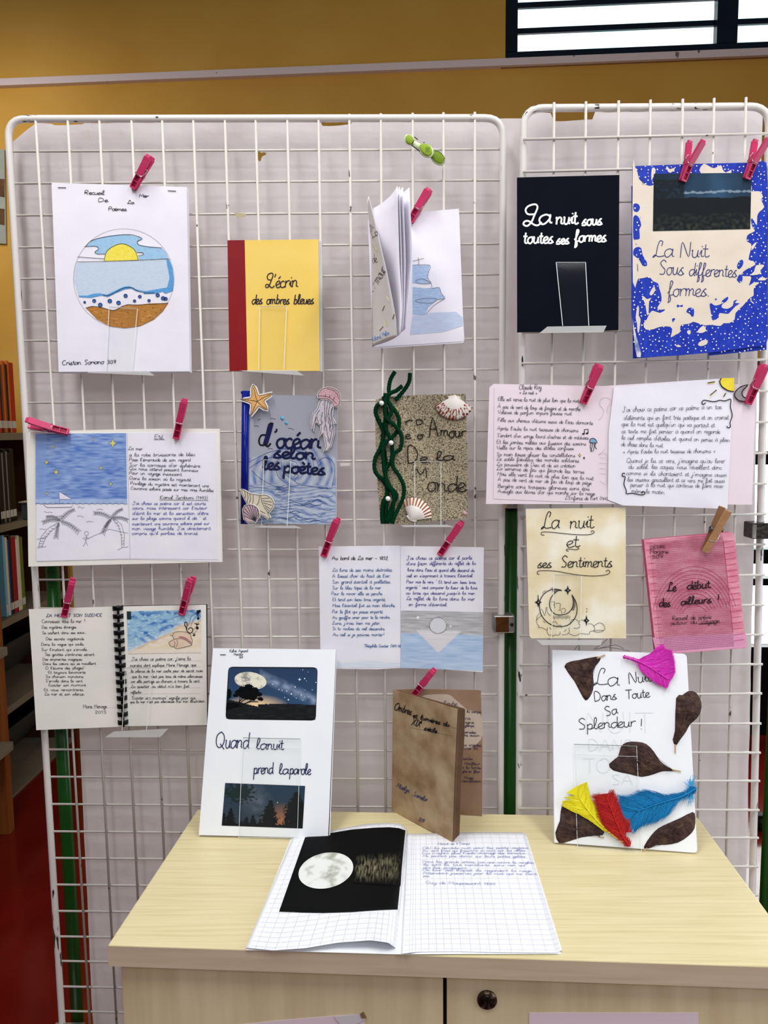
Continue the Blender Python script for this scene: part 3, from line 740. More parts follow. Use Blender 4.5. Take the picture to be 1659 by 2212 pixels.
pg.fill('sea',c1,[(490,1030),(780,1022),(1080,1008),(1095,1060),(1085,1190),(1000,1200),(930,1220),(870,1205),(830,1185),(790,1190),(740,1215),(680,1240),(640,1225),(580,1245),(500,1240),(475,1150),(478,1080)],GS,t)
BB=M('bright_blue_pencil','4F93CF','66A4DA',scale=240,rough=0.8)
pg.fill('sea_edge',c1,[(1065,1010),(1085,1010),(1104,1060),(1112,1130),(1108,1210),(1060,1228),(1040,1215),(1000,1228),(920,1230),(920,1215),(870,1212),(840,1195),(800,1200),(740,1225),(690,1250),(650,1240),(580,1255),(505,1250),(505,1240),(560,1240),(600,1228),(640,1225),(680,1236),(735,1210),(790,1184),(830,1180),(870,1200),(930,1212),(1000,1200),(1070,1188),(1085,1130),(1078,1080),(1070,1050)],BB,t,off=0.0004)
pg.fill('beach',c1,[(550,1320),(590,1309),(650,1316),(720,1335),(755,1325),(780,1310),(820,1298),(880,1300),(960,1290),(1078,1288),(1045,1340),(985,1395),(900,1436),(800,1449),(700,1436),(620,1392)],M('sand_marker','B98240','CC9650',scale=90,stretch=(1,1,4),rough=0.8,c3='AC7436'),t)
L=[circ(x,y,r,r*.95,10) for x,y,r in ((543,1283,7),(604,1274,11),(643,1300,13),(704,1275,13),(760,1287,13),(805,1242,12),(896,1247,10),(862,1275,9),(955,1273,9),(1010,1238,12),(1045,1258,13),(1062,1261,11))]
DB=M('deep_blue_dots','3E66B4')
for l in L: pg.fill('foam_drop',c1,l,DB,t,off=0.0004)
pg.strokes('outline',c1,[[(550,925),(590,887),(700,860),(830,850),(900,868),(908,880),(882,892),(885,912),(930,925),(1035,935)],[(540,928),(615,925),(632,942),(608,962),(625,975),(672,974)],[(668,1017),(690,950),(778,908),(860,945),(886,1014)],[(878,965),(912,966),(918,978),(885,986)],[(497,993),(668,1005)],[(495,1025),(780,1018),(1085,1005)],[(550,1320),(590,1309),(650,1316),(720,1335),(755,1325),(780,1310),(820,1298),(880,1300),(1078,1288)],[(660,1235),(700,1238),(750,1212),(800,1190),(850,1190),(880,1210),(925,1222),(990,1222)]]+[l+[l[0]] for l in L],0.9,INK,t,off=0.0008,sm=3)
pg.strokes('pencil_circle',c1,[circ(793,1130,322,318,50)+[(1115,1130)]],0.5,GREYINK,t,sm=1)
V=[(590,1340),(640,1380),(700,1330),(730,1400),(820,1350),(960,1380),(980,1320),(1000,1350),(900,1400),(1030,1330),(650,1350),(690,1395),(780,1420),(930,1340)]
for x,y in V: pg.fill('sand_speck',c1,circ(x,y,3,3,5),M('speck_brown','5E3A14'),t,off=0.0007)
for a in (372,1075): pg.strokes('staple',c1,[[(a,550 if a<500 else 570),(a+52,551 if a<500 else 573)]],1.6,M('staple_wire','4A4A50',metal=0.6,rough=0.3),t,off=0.001,sm=1)
holder('clear acrylic rest under the sun and sea booklet',pg,[(238,664),(299,668),(286,803),(230,803)],[(192,803),(322,802),(336,812),(192,806)])
# --- 2 yellow booklet with a red spine
pg=P3((502,802),(692,801),(492,518),-0.026,-0.014)
q=[(81,702),(573,696),(580,1411),(91,1411)]
YEL=M('yellow_card','EFCB62','F3D272',scale=14,rough=0.7,bump=0.03,bscale=200)
t=doc('booklet','yellow booklet with a dark red spine strip on a clear rest','booklet',pg,c2,q,YEL,thick=0.0014,leaves=4,leafmat=M('pale_blue_leaf','DCE3EA'),lo=(1.3,0.1))
pg.fill('spine_strip',c2,[(79,702),(172,701),(187,1411),(90,1412)],M('dark_red_tape','82101A','8A141A',scale=30,rough=0.45),t,off=0.0006,thick=0.0006)
pg.text('lettering',c2,[(285,957,462,955,36,"~'écrin"),(212,1047,548,1047,26,'des ombres bleues')],2.0,M('violet_black_ink','221C33'),t)
holder('clear acrylic rest under the yellow and red booklet',pg,[(562,664),(620,663),(614,799),(560,799)],[(520,801),(640,800),(657,812),(530,803)])
# --- 3 booklet hanging open like a fan
sp=[(799,455,-0.014),(803,751,-0.018)]
t=thing('booklet','white booklet hanging half open with a drawn sailing ship on its last page','booklet',onY(803,750,-0.014))
pgb=P3((803,750),(1001,737),(800,462),-0.012,-0.012)
q=[(840,590),(1180,535),(1335,530),(1362,1250),(870,1285)]
pgb.fill('last_page',c2,[(840,590),(1070,552),(1336,530),(1362,1230),(1352,1250),(870,1282)],PAPER,t,off=0.0,thick=0.0008)
pgb.fill('leaf',c2,[(860,600),(1325,545),(1366,1240),(1358,1258),(872,1290)],PAPER,t,off=-0.001,thick=0.0006)
BPc=M('blue_pencil_wash','8FAFD8','B9CBE6',scale=120,stretch=(1,1,7),rough=0.8,c3='A6BEDF')
pgb.fill('sail',c2,[(1085,837),(1178,837),(1168,880),(1165,915),(1184,935),(1130,938),(1085,935)],BPc,t)
pgb.fill('sail',c2,[(1085,955),(1150,962),(1228,958),(1240,990),(1260,1018),(1225,1020),(1170,1065),(1150,1108),(1085,1105)],BPc,t)
pgb.fill('sea_wash',c2,[(1085,1112),(1150,1108),(1180,1095),(1320,1090),(1355,1120),(1357,1165),(1250,1200),(1070,1215)],M('pale_blue_wash','B7C6E2','CBD5EA',scale=60,stretch=(1,1,6),rough=0.8),t)
pgb.strokes('outline',c2,[[(1085,837),(1178,837),(1168,880),(1168,910),(1184,935),(1130,938),(1100,925),(1135,910),(1184,935),(1190,962),(1228,958),(1240,990),(1260,1018),(1215,1025),(1190,1042),(1125,1040),(1098,1030),(1140,1018),(1215,1018)],[(1115,795),(1118,836)],[(1085,815),(1145,800)],[(1260,1018),(1200,1055),(1155,1105)]],0.8,GREYINK,t,sm=3)
def leafgrid(name,A,B,mat,parent,ny=14,nx=10,bulge=0.0,solid=0.0004):
    # A,B lists of (px,py,Y) along spine and free edge, interpolated
    V=[];F=[]
    def pol(P,v):
        k=v*(len(P)-1); i=min(int(k),len(P)-2); f=k-i; return tuple(P[i][j]*(1-f)+P[i+1][j]*f for j in range(3))
    for j in range(ny+1):
        a=onY(*pol(A,j/ny)); b=onY(*pol(B,j/ny))
        for i in range(nx+1):
            u=i/nx; p=a.lerp(b,u); p=p+Vector((bulge*math.sin(math.pi*u),0,0)); V.append(p)
    for j in range(ny):
        for i in range(nx):
            k=j*(nx+1)+i; F.append((k,k+nx+1,k+nx+2,k+1))
    return mesh(name,V,F,mat,parent,smooth=True,solid=solid),V
for i,(xt,xb,Yd) in enumerate(((858,862,-0.150),(863,864,-0.143),(870,868,-0.137),(884,874,-0.128))):
    yt=402+i*1.0
    A=[(804+i,452-i,-0.018),(806+i*2,748-i,-0.020)]
    B=[(xt,yt,Yd),(xt+4+i,560,Yd),(xb+6,660,Yd),(xb+2,722-i*4,Yd)]
    leafgrid('leaf',A,B,PAPER,t,bulge=0.006)
A=[(801,455,-0.018),(804,751,-0.020)]
B=[(796,424,-0.150),(806,462,-0.155),(822,530,-0.158),(836,590,-0.158),(847,645,-0.157),(855,690,-0.155),(857,728,-0.150)]
o,VV=leafgrid('front_cover',A,B,M('pinkish_white_cover','E9E6E6','F1EEF0',scale=20,rough=0.7),t,ny=30,nx=12,bulge=-0.004)
cvp=Page((800,455,-0.02),(804,751,-0.02),(857,728,-0.158))
CP=P3((800,740),(857,728),(812,480),-0.165,-0.172)
# writing on the curled cover: placed on the cover surface itself
def covpt(px,py):
    # intersect the pixel ray with the cover mesh grid (ny=30,nx=12)
    d=ray(px,py); best=None
    for f in COVF:
        a,b,c=f; n=(b-a).cross(c-a); dn=d.dot(n)
        if abs(dn)<1e-12: continue
        tt=(a-CAM).dot(n)/dn; p=CAM+d*tt
        if (b-a).cross(p-a).dot(n)>=-1e-12 and (c-b).cross(p-b).dot(n)>=-1e-12 and (a-c).cross(p-c).dot(n)>=-1e-12:
            if best is None or tt<best[0]: best=(tt,p-d.normalized()*0.0012)
    return best[1] if best else None
COVF=[]
for j in range(30):
    for i in range(12):
        k=j*13+i; a,b,c,d_=VV[k],VV[k+13],VV[k+14],VV[k+1]; COVF+= [(a,b,c),(a,c,d_)]
def coverstrokes(name,lines,w,mat):
    V=[];F=[]
    for l in lines:
        Q=[covpt(x,y) for x,y in l]; Q=[q for q in Q if q is not None]
        if len(Q)<2: continue
        b0=len(V)
        for i in range(len(Q)):
            tg=Q[min(i+1,len(Q)-1)]-Q[max(i-1,0)]
            if tg.length<1e-9: tg=Vector((1,0,0))
            sd=tg.cross((CAM-Q[i]).normalized()).normalized()*(w/FPX*1.15*0.5); V+=[Q[i]-sd,Q[i]+sd]
        for i in range(len(Q)-1):
            k=b0+2*i; F.append((k,k+2,k+3,k+1))
    if V: mesh(name,V,F,mat,t)
ls=[]
for (x0,y0,x1,y1,xh,s) in ((800,500,808,492,11,'Un'),(805,515,818,505,8,'La'),(805,568,815,566,10,'de'),(805,632,836,583,11,"l'Amour")):
    ls+=layout(s,x0,y0,x1,y1,xh,0.1,2)
coverstrokes('lettering',ls,1.1,DARKINK)
coverstrokes('signature',layout('Roland Melin',804,738,842,722,5,0.1,2),0.9,M('blue_pen','3F74B8'))
GOLD=M('gold_glitter_glue','A89A3E','C9BE72',scale=90,rough=0.3)
for l in ([(799,533),(803,526),(808,532),(814,541)],[(818,530),(821,525)],[(838,600),(843,592)],[(826,672),(831,660)],[(848,690),(852,678)],[(822,712),(828,705),(820,715)],[(836,704),(834,692)],[(840,650),(836,640)]):
    coverstrokes('glitter_fleck',[l],2.4,GOLD)
# --- 4 black book
pg=P3((1118,715),(1338,713),(1118,381),-0.066,-0.050)
q=[(159,563),(770,548),(764,1475),(160,1488)]
t=doc('book','black card booklet with large white lettering on a clear rest','booklet',pg,c3,q,M('black_card','090D17','0C101B',scale=20,rough=0.6,spec=0.03),thick=0.004)
WHT=M('white_marker','F4F2F2')
pg.text('lettering',c3,[(195,850,360,840,56,'~a'),(388,846,520,842,42,'nuit'),(545,850,667,846,34,'sous')],3.6,WHT,t,sm=4,jit=0.1)
pg.text('lettering',c3,[(195,958,375,956,37,'toutes'),(392,962,470,960,30,'ses'),(500,950,692,947,36,'formes')],3.4,WHT,t,sm=4,jit=0.1)
holder('clear acrylic rest in front of the black booklet',pg,[(1199,570),(1262,570),(1269,706),(1213,706)],[(1180,708),(1307,706),(1300,720),(1163,722)],off=0.008)
# --- 5 blue and cream cover
pg=P3((1370,770),(1652,748),(1367,358),-0.066,-0.054)
BLUE=M('blue_felt_pen','1B2F9C','2A46BC',scale=70,stretch=(3,1,1),rough=0.45,c3='1F37AC',detail=5)
CRM=M('cream_scumbled_paper','D9CBBA','E2D6C8',scale=16,rough=0.8,bump=0.12,bscale=30)
t=doc('poem_cover','blue and cream mottled cover with white specks and a dark landscape photograph','booklet',pg,s2,[(32,95),(700,70),(1360,55),(1452,38),(1488,62),(1503,300),(1503,1960),(1480,2040),(870,2120),(540,2150),(110,2175),(60,2160),(45,1950),(20,1700),(20,900),(32,480)],BLUE,thick=0.0008)
pg.fill('leaf',s2,[(30,300),(1490,70),(1520,600),(1500,2085),(870,2150),(868,2115),(600,2140),(45,2180)],BLUE,t,off=-0.004,thick=0.0006)
pg.fill('spine_fold',s2,[(28,1750),(50,1850),(75,1960),(105,2060),(122,2130),(118,2170),(78,2170),(60,2080),(45,1950)],M('creased_white','DAD6DA','5A6AA8',scale=60,contrast=1.4),t,off=0.001)
# cream lake
cream=[(34,100),(60,108),(85,160),(105,240),(180,300),(235,308),(262,290),(236,240),(240,130),(262,112),(282,135),(275,180),(270,300),(760,250),(755,140),(790,82),(820,72),(870,100),(920,118),(990,85),(1010,130),(1045,165),(1120,125),(1105,170),(1320,300),(1320,368),(1410,368),(1448,430),(1425,460),(1462,540),(1410,590),(1385,640),(1382,735),(1355,700),(1335,665),(1315,680),(1335,760),(1360,800),(1300,830),(1272,860),(1275,915),(1318,940),(1316,1000),(1290,1110),(1340,1125),(1365,1165),(1300,1200),(1235,1240),(1215,1290),(1310,1290),(1315,1330),(1295,1395),(1345,1360),(1410,1360),(1360,1400),(1345,1440),(1345,1500),(1300,1530),(1230,1610),(1150,1690),(1140,1760),(1080,1800),(1020,1800),(985,1830),(900,1820),(885,1815),(820,1825),(740,1800),(690,1785),(650,1805),(580,1815),(550,1835),(545,1900),(500,1925),(445,1955),(458,1900),(450,1840),(330,1840),(260,1865),(175,1870),(150,1805),(185,1760),(220,1690),(255,1665),(330,1690),(390,1650),(330,1655),(300,1630),(345,1560),(340,1480),(320,1420),(310,1370),(255,1345),(215,1300),(150,1310),(90,1320),(35,1355)]
pg.fill('cream_field',s2,cream,CRM,t,off=0.0003,sm=2)
isl=[[(42,510),(70,500),(100,515),(112,550),(90,590),(55,590),(40,560)],[(45,640),(75,630),(105,665),(125,740),(105,780),(110,880),(70,892),(40,880),(38,700)],[(45,1000),(80,975),(125,985),(140,1060),(185,1135),(185,1178),(140,1175),(100,1105),(40,1060)],[(1165,1190),(1180,1140),(1215,1110),(1235,1135),(1220,1185),(1185,1215)],[(1170,1310),(1195,1270),(1225,1300),(1220,1345),(1195,1365),(1165,1335)],[(615,1680),(640,1635),(690,1640),(700,1680),(690,1730),(665,1720),(655,1700)],[(868,1600),(890,1585),(925,1610),(1000,1590),(1000,1560),(1060,1515),(1070,1530),(1050,1565),(1010,1590),(998,1630),(1060,1645),(1120,1610),(1130,1560),(1170,1548),(1140,1580),(1195,1585),(1150,1615),(1090,1680),(1060,1700),(975,1690),(965,1740),(900,1770),(885,1700)],[(510,1610),(530,1598),(540,1612),(575,1600),(572,1625),(540,1618),(520,1632)],[(460,1755),(492,1745),(485,1775),(470,1790)],[(925,1540),(940,1530),(945,1545),(930,1552)],[(110,655),(122,655),(118,668)],[(75,935),(62,945),(70,950)]]
for i,P in enumerate(isl): pg.fill('blue_patch',s2,P,BLUE,t,off=0.0005,sm=2)
holes=[[(395,108),(410,100),(435,130),(480,115),(490,130),(450,165),(420,160)],[(250,1415),(275,1410),(270,1460),(235,1500),(215,1480)],[(130,1505),(165,1520),(190,1540),(238,1525),(210,1570),(205,1700),(185,1705),(170,1600)],[(85,1610),(102,1640),(98,1720),(118,1760),(100,1900),(85,1890),(78,1800),(65,1740)],[(740,1880),(800,1825),(830,1880),(790,1905),(745,1905)],[(620,1890),(655,1875),(662,1910),(640,1925)],[(740,2030),(780,1990),(845,1985),(835,2030),(770,2050)],[(1330,1000),(1320,970),(1365,925),(1375,935),(1345,990)],[(1370,1175),(1440,1165),(1460,1180),(1420,1225),(1420,1265),(1340,1280),(1310,1275),(1350,1240)],[(1395,1325),(1430,1300),(1480,1315),(1470,1335),(1400,1335)],[(500,2045),(530,2035),(560,2055),(520,2060)],[(1305,1555),(1320,1555),(1350,1585),(1340,1588)]]
for P in holes: pg.fill('cream_patch',s2,P,CRM,t,off=0.0005,sm=2)
random.seed(3); V=[];F=[]
cnt=0
def spot(x,y,r):
    P=TT(s2,circ(x,y,r,r,7)); b=len(V); V.extend(pg.at(a,c_,0.0008) for a,c_ in P); F.append(tuple(range(b+6,b-1,-1)))
spots=[]
while cnt<330:
    x=random.uniform(40,1490); y=random.uniform(85,2120)
    if inpoly(x,y,cream) and not any(inpoly(x,y,P) for P in isl): continue
    if any(inpoly(x,y,P) for P in holes) or (250<x<1320 and 170<y<800): continue
    if any((x-a)**2+(y-b)**2<34**2 for a,b in spots): continue
    spots.append((x,y)); spot(x,y,random.uniform(5,9)); cnt+=1
mesh('white_speck',V,F,M('white_gel_pen','E6E8F2'),t,stuff=True)
def land(u,v):
    n=nz(u*5,v*3,1); f=nz(u*26,v*16,2); hz=0.43+0.03*nz(u*6,0,5)
    if v<hz:
        c=mix((.012,.018,.028),(.035,.085,.16),max(0,1-abs(u-.6)*2.0)*(.6+.6*n)+.15)
        cl=0.34+0.05*math.sin(u*5+1)*.3
        if abs(v-cl-.02*nz(u*9,1,3))<0.018+0.02*f and u>.3: c=mix(c,(.32,.42,.5),.55)
        if u<.32 and v>.1: c=mix(c,(.012,.016,.016),.8 if f>-.25 else .3)
    else:
        c=(.012,.015,.018); 
        if v>.7: c=mix(c,(.045,.055,.04),max(0,f+.2)*1.2*(v-.6)*2.4)
    return c
pg.grid('landscape_photograph',s2,[(262,180),(1322,168),(1308,780),(252,802)],150,90,vcol(),t,off=0.0007,col=land)
NB=M('navy_ballpoint','2B3470')
pg.text('lettering',s2,[(250,1085,470,1083,90,'La'),(540,1088,855,1085,82,'Nuit'),(315,1272,590,1275,80,'Sous'),(645,1285,1165,1300,72,'differentes'),(410,1505,875,1508,80,'formes.')],1.5,NB,t,sm=4,slant=0.1,jit=.3)
for a in ((142,215,145,298),(83,1160,88,1240)): pg.strokes('staple',s2,[[(a[0],a[1]),(a[2],a[3])]],1.0,M('staple_wire','4A4A50',metal=0.6,rough=0.3),t,off=0.001,sm=1)
# --- 6 sky drawing spread
pg=P3((60,1223),(480,1214),(56,933),-0.024,-0.012)
q=[(168,455),(300,448),(700,438),(1060,432),(1405,433),(1422,1286),(800,1300),(182,1315)]
t=doc('open_booklet','open white booklet with a blue starry sky over the sea and a handwritten poem','booklet',pg,c4,q,CREAMP,thick=0.0010,leaves=1,lo=(.6,.6))
pg.fill('inner_leaf',c4,[(230,462),(812,460),(1385,460),(1398,1285),(835,1268),(235,1283)],PAPER,t,off=-0.0002+0.0006,thick=0.0004)
pg.fill('inner_leaf',c4,[(236,462),(812,459),(1382,458),(1396,1270),(835,1264),(235,1280)],PAPER,t,off=0.0009,thick=0.0003)
def sky(u,v):
    f=nz(u*7+.8*nz(u*3,v*3,7),v*55,1)+.5*nz(u*14,v*90,2); e=.35+.45*f+.25*nz(u*3,v*4,4)
    c=mix((.07,.16,.50),(.46,.60,.86),e)
    if u<.12: c=mix(c,(.25,.38,.72),.6)
    if v>.93: c=mix(c,(.55,.68,.9),.5)
    return c
pg.grid('night_sky_drawing',c4,[(230,465),(808,462),(815,912),(230,914)],70,80,vcol(),t,off=0.0012,col=sky)
YST=M('yellow_star','D9D27A')
st=[(345,548,11,14),(300,648,15,22),(362,710,19,24),(302,846,12,14),(724,525,27,30),(598,502,9,14),(648,684,14,16),(711,785,13,16)]
def star4(x,y,a,b):
    return [(x,y-b),(x+a*.28,y-b*.28),(x+a,y),(x+a*.28,y+b*.28),(x,y+b),(x-a*.28,y+b*.28),(x-a,y),(x-a*.28,y-b*.28)]
for s_ in st: pg.fill('star',c4,star4(*s_),YST,t,off=0.0015)
L=[star4(*s_)+[star4(*s_)[0]] for s_ in st]
pg.strokes('star_outline',c4,L,0.6,GREYINK,t,off=0.0017,sm=1)
pg.fill('sail',c4,[(382,838),(458,882),(384,884)],PAPER,t,off=0.0015)
pg.fill('hull',c4,[(280,917),(470,914),(460,934),(305,936)],PAPER,t,off=0.0015)
L=[[(382,914),(382,832),(458,882),(384,884)],[(280,917),(470,914),(460,934),(305,936),(280,917)],[(500,938),(515,930),(525,940),(540,936)],[(285,962),(305,968),(320,965),(338,968)],[(255,1075),(272,1072),(285,1078),(298,1072)],[(495,992),(515,988),(538,998)],[(555,1028),(575,1024),(598,1028)],[(620,950),(640,946),(660,950)],[(350,1000),(380,990),(410,992)],
 [(248,1192),(268,1120),(310,1070),(370,1035)],[(270,1190),(295,1130),(330,1085),(385,1048)],[(240,1195),(300,1185)],[(725,1015),(760,1050),(778,1110),(782,1190)],[(740,1010),(780,1045),(798,1110),(795,1185)],[(755,1208),(785,1192),(822,1188)],[(540,1145),(700,1075),(820,1100)],[(240,1140),(300,1125)],
 circ(556,1102,13,13,14)+[(569,1102)],[(556,1116),(552,1155)],[(532,1135),(556,1125),(572,1138)],[(552,1155),(535,1185)],[(552,1155),(564,1180)]]
for k in range(9): # trunk rings
    a=k/9; L.append([(250+120*a**1.6,1185-150*a),(272+115*a**1.5,1182-140*a)])
    L.append([(783-58*(1-a)**2+0,1015+175*a),(796-50*(1-a)**2,1015+170*a)])
def frond(x0,y0,x1,y1,bend,n=9):
    P=[];
    for i in range(n+1):
        u=i/n; P.append((x0+(x1-x0)*u-bend*math.sin(math.pi*u)*(y1-y0)/100,y0+(y1-y0)*u+bend*math.sin(math.pi*u)*(x1-x0)/100-12*math.sin(math.pi*u)))
    L.append(P)
    for i in range(1,n+1):
        a=P[i-1];b=P[i]; dx,dy=b[0]-a[0],b[1]-a[1]
        for sgn in (-1,1):
            ex,ey=b[0]+dx*.5-sgn*dy*1.1,b[1]+dy*.5+sgn*dx*1.1+3
            L.append([a,(ex,ey),b])
for f in ((385,1020,478,948,0),(385,1020,278,1030,0),(390,1025,505,1090,0),(380,1030,362,1128,0),(385,1015,300,995,0),(715,1005,785,945,0),(715,1005,605,970,0),(715,1010,660,1100,0),(718,1008,818,1015,0),(715,1010,680,1060,0)): frond(*f)
pg.strokes('pencil_drawing',c4,L,0.7,GREYINK,t,off=0.0015,sm=1)
pg.strokes('waterline',c4,[[(230,912)]+[(230+k*19,912-(5 if k%2 else -3)) for k in range(1,31)]+[(818,914)]],0.8,M('blue_grey_pencil','5A6C96'),t,off=0.0015,sm=2)
BI=M('black_ballpoint','26262E')
pg.text('lettering',c4,[(990,498,1045,497,19,'Eté'),(822,568,915,570,14,'La mer'),(828,610,1250,606,14,'à la robe bruissante de bleu'),(828,640,1220,642,14,"Pose l'émeraude de son regard"),(828,672,1282,680,14,"Sur la carrosse d'or éphémère"),(828,696,1270,708,13,'Qui nous attend passant lumineux'),(828,724,1165,734,13,'Pour un voyage insouciant'),(830,757,1222,768,13,'Dans la saison où la royauté'),(835,790,1338,806,13,'Privilège du mystère est maintenant une'),(838,822,1368,836,13,'Couronne solaire posée sur mes rires humbles'),(1025,882,1332,884,15,'Kamal Zerdoumi (1993)')],0.9,BI,t,off=0.0015)
pg.strokes('underline',c4,[[(985,502),(1055,502)],[(1022,888),(1335,892)]],0.8,BI,t,off=0.0015,sm=1)
pg.text('lettering',c4,[(850,918,1320,920,13,"J'ai choisi ce poème car il est courts"),(850,948,1328,948,13,"cours, mais intéressent car l'auteur"),(850,982,1335,982,13,"d'écrit la mer et la sensation d'être"),(848,1014,1322,1014,13,'sur la plage comme quand il dit " et'),(848,1050,1342,1046,13,'maintenant une couronne solaire posé sur'),(846,1080,1350,1078,13,"mon visage humble. J'ai directement"),(846,1110,1272,1110,13,"compris qu'il parlais de bronzé.")],0.9,M('blue_ballpoint','35419A'),t,off=0.0015)
pg.strokes('centre_fold',c4,[[(816,462),(825,860),(835,1268)]],0.7,M('fold_grey','BDB9C4'),t,off=0.0013,sm=1)
# --- 7 ocean cover
pg=P3((533,1135),(724,1135),(536,848),-0.026,-0.014)
GB=M('blue_grey_card','9C9EAA','A6A8B4',scale=12,rough=0.75)
def ocean(u,v):
    base=(.355,.36,.43)
    base=mix(base,(.40,.46,.58),(v-.4)*1.6)
    y=v*1.0; crest=.46-.05*math.sin(u*3.1)-.035*math.sin((u-.35)*6)
    if v>crest:
        if v<.70:
            dx,dy=u-.5,(v-.60)*1.5; r=math.hypot(dx,dy); a=math.atan2(dy,dx)
            f=math.sin(r*62+a*2.0+3*nz(u*5,v*5,2))+.8*nz(u*20,v*20,3)
        else: f=math.sin(v*190+3.2*math.sin(u*9+v*25)+4*nz(u*4,v*9,1))+.7*nz(u*16,v*30,2)
        e=max(0,f-.1)*.75; base=mix(base,(.09,.17,.43),e)
        base=mix(base,(.55,.66,.80),max(0,-f-.3)*.5)
    return base
q=[(150,185),(1478,215),(1450,2135),(150,2115)]
t=doc('booklet','grey blue booklet with a big drawn wave and thick navy lettering','booklet',pg,s1,q,GB,thick=0.0016,leaves=2,lo=(.5,.3))
pg.grid('wave_drawing',s1,[(155,190),(1474,218),(1448,2130),(152,2110)],110,160,vcol(),t,off=0.0004,col=ocean)
SPN=M('navy_blue_foil','0D1A72','101F86',scale=20,rough=0.18)
V=[];F=[]
tp=pg.at(*TT(s1,[(112,140)])[0],0.003); bt=pg.at(*TT(s1,[(92,2115)])[0],0.003)
tube('spine_roll',[tp,bt],0.0062,SPN,t,n=16,label='glossy navy blue spine')
pg.fill('spine_end',s1,[(42,150),(180,140),(172,185),(55,188)],SPN,t,off=0.006,thick=0.003); pg.fill('spine_end',s1,[(42,2060),(150,2060),(140,2120),(45,2120)],SPN,t,off=0.006,thick=0.003)
LB_=M('dark_blue_wave_pencil','2C4686')
L=[]
random.seed(11)
for k in range(46):
    y=1560+random.uniform(0,540); x=random.uniform(160,1200); ln=random.uniform(120,330); ph=random.uniform(0,6); am=random.uniform(8,22)
    L.append([(x+ln*i/6,y+am*math.sin(ph+i*1.3)) for i in range(7) if x+ln*i/6<1440 and not (x+ln*i/6<540 and y>1560)])
L=[l for l in L if len(l)>2]
L+=[[(165,1195),(330,1110),(430,1060),(580,1020),(700,990),(900,1000),(1050,1050),(1150,1130),(1200,1260)],[(165,1290),(260,1220),(400,1150),(560,1110)],[(600,1160),(560,1280),(600,1420),(700,1500)],[(640,1190),(660,1330),(760,1420),(860,1490)],[(760,1170),(860,1200),(900,1280)],[(1200,1180),(1280,1130),(1370,1150),(1430,1230),(1440,1360),(1400,1560)],[(820,1420),(870,1380),(900,1400),(850,1450),(860,1500),(920,1520)],[(200,1320),(300,1420),(420,1500),(560,1560),(700,1590)],[(160,1560),(330,1580),(500,1600),(650,1600),(800,1560),(950,1540),(1150,1570),(1350,1590)],[(1000,1060),(1100,1140),(1130,1260)],[(1250,1200),(1200,1260),(1230,1330)],[(700,1010),(820,1010),(930,1060),(1000,1150)]]
pg.strokes('wave_line',s1,L,0.75,LB_,t,off=0.0007,sm=3)
pg.strokes('bird',s1,[[(300,590),(298,562),(338,560)],[(235,665),(275,655),(305,668)],[(472,552),(520,545),(560,562)],[(740,692),(790,695),(828,718)],[(445,998),(480,992),(512,1002)]],0.8,DARKINK,t,off=0.0007)
NV=M('navy_marker','10184E'); NB2=M('black_marker','101018')
rows=[(310,960,560,960,190,"L'"),(570,980,1235,998,135,'océan'),(525,1128,1150,1160,95,'selon'),(370,1305,630,1305,95,'les'),(670,1345,1300,1385,95,'poètes')]
Lrow=[];
pg.strokes('lettering',s1,[[(520,640),(470,640),(430,800),(390,930)],],7.0,NB2,t,off=0.0009,sm=3)
pg.strokes('lettering',s1,[[(490,640),(440,820),(405,930)],],9.5,NV,t,off=0.0011,sm=3)
pg.strokes('lettering',s1,[[(440,800),(350,795),(310,870),(330,940),(400,940)],[(400,930),(440,965),(485,915)],[(568,700),(572,730),(540,755)]],3.6,NB2,t,off=0.0010,sm=4)
for w_,mt,of in ((4.6,NB2,0.0009),(2.6,NV,0.0011)):
    random.seed(5); pg.text('lettering',s1,rows[1:],w_,mt,t,off=of,sm=4,slant=0.05,jit=.3)
def cutout(name,T,outline,fillm,lines,label=None,border=1.12,inkw=0.9,off=0.004,page=pg,parent=None,ol=True,cardpoly=None):
    cx=sum(p[0] for p in outline)/len(outline); cy=sum(p[1] for p in outline)/len(outline)
    if cardpoly is None:
        # push every vertex outward along its own normal
        n=len(outline); ar=sum(outline[i-1][0]*outline[i][1]-outline[i][0]*outline[i-1][1] for i in range(n)); sg=1 if ar>0 else -1; cardpoly=[]
        for i in range(n):
            a=outline[i-1];b=outline[(i+1)%n]; tx,ty=b[0]-a[0],b[1]-a[1]; l=math.hypot(tx,ty) or 1
            cardpoly.append((outline[i][0]+sg*ty/l*border,outline[i][1]-sg*tx/l*border))
    c_=page.fill(name,T,cardpoly,M('white_card','EDE8E4'),parent,off=off,thick=0.0012,label=label)
    page.fill('colouring',T,outline,fillm,c_,off=off+0.0003)
    if ol: lines=lines+[outline+[outline[0]]]
    page.strokes('ink_line',T,lines,inkw,DARKINK,c_,off=off+0.0006,sm=2)
    return c_
starp=[(238,55),(270,90),(300,170),(322,215),(400,200),(515,175),(500,215),(420,270),(400,300),(440,380),(445,430),(390,410),(320,370),(280,420),(205,512),(200,480),(215,380),(205,330),(150,305),(50,272),(110,262),(215,240),(215,120)]
cutout('starfish_cutout',s1,starp,M('starfish_orange','CF9A58','E3B77C',scale=110,rough=0.7,c3='DCA968'),[[(245,90),(270,200),(298,300)],[(505,190),(400,240),(298,300)],[(440,415),(370,370),(298,300)],[(215,495),(250,400),(298,300)],[(80,275),(200,282),(298,300)]],label='orange starfish cutout',border=22,parent=t,off=0.0105)
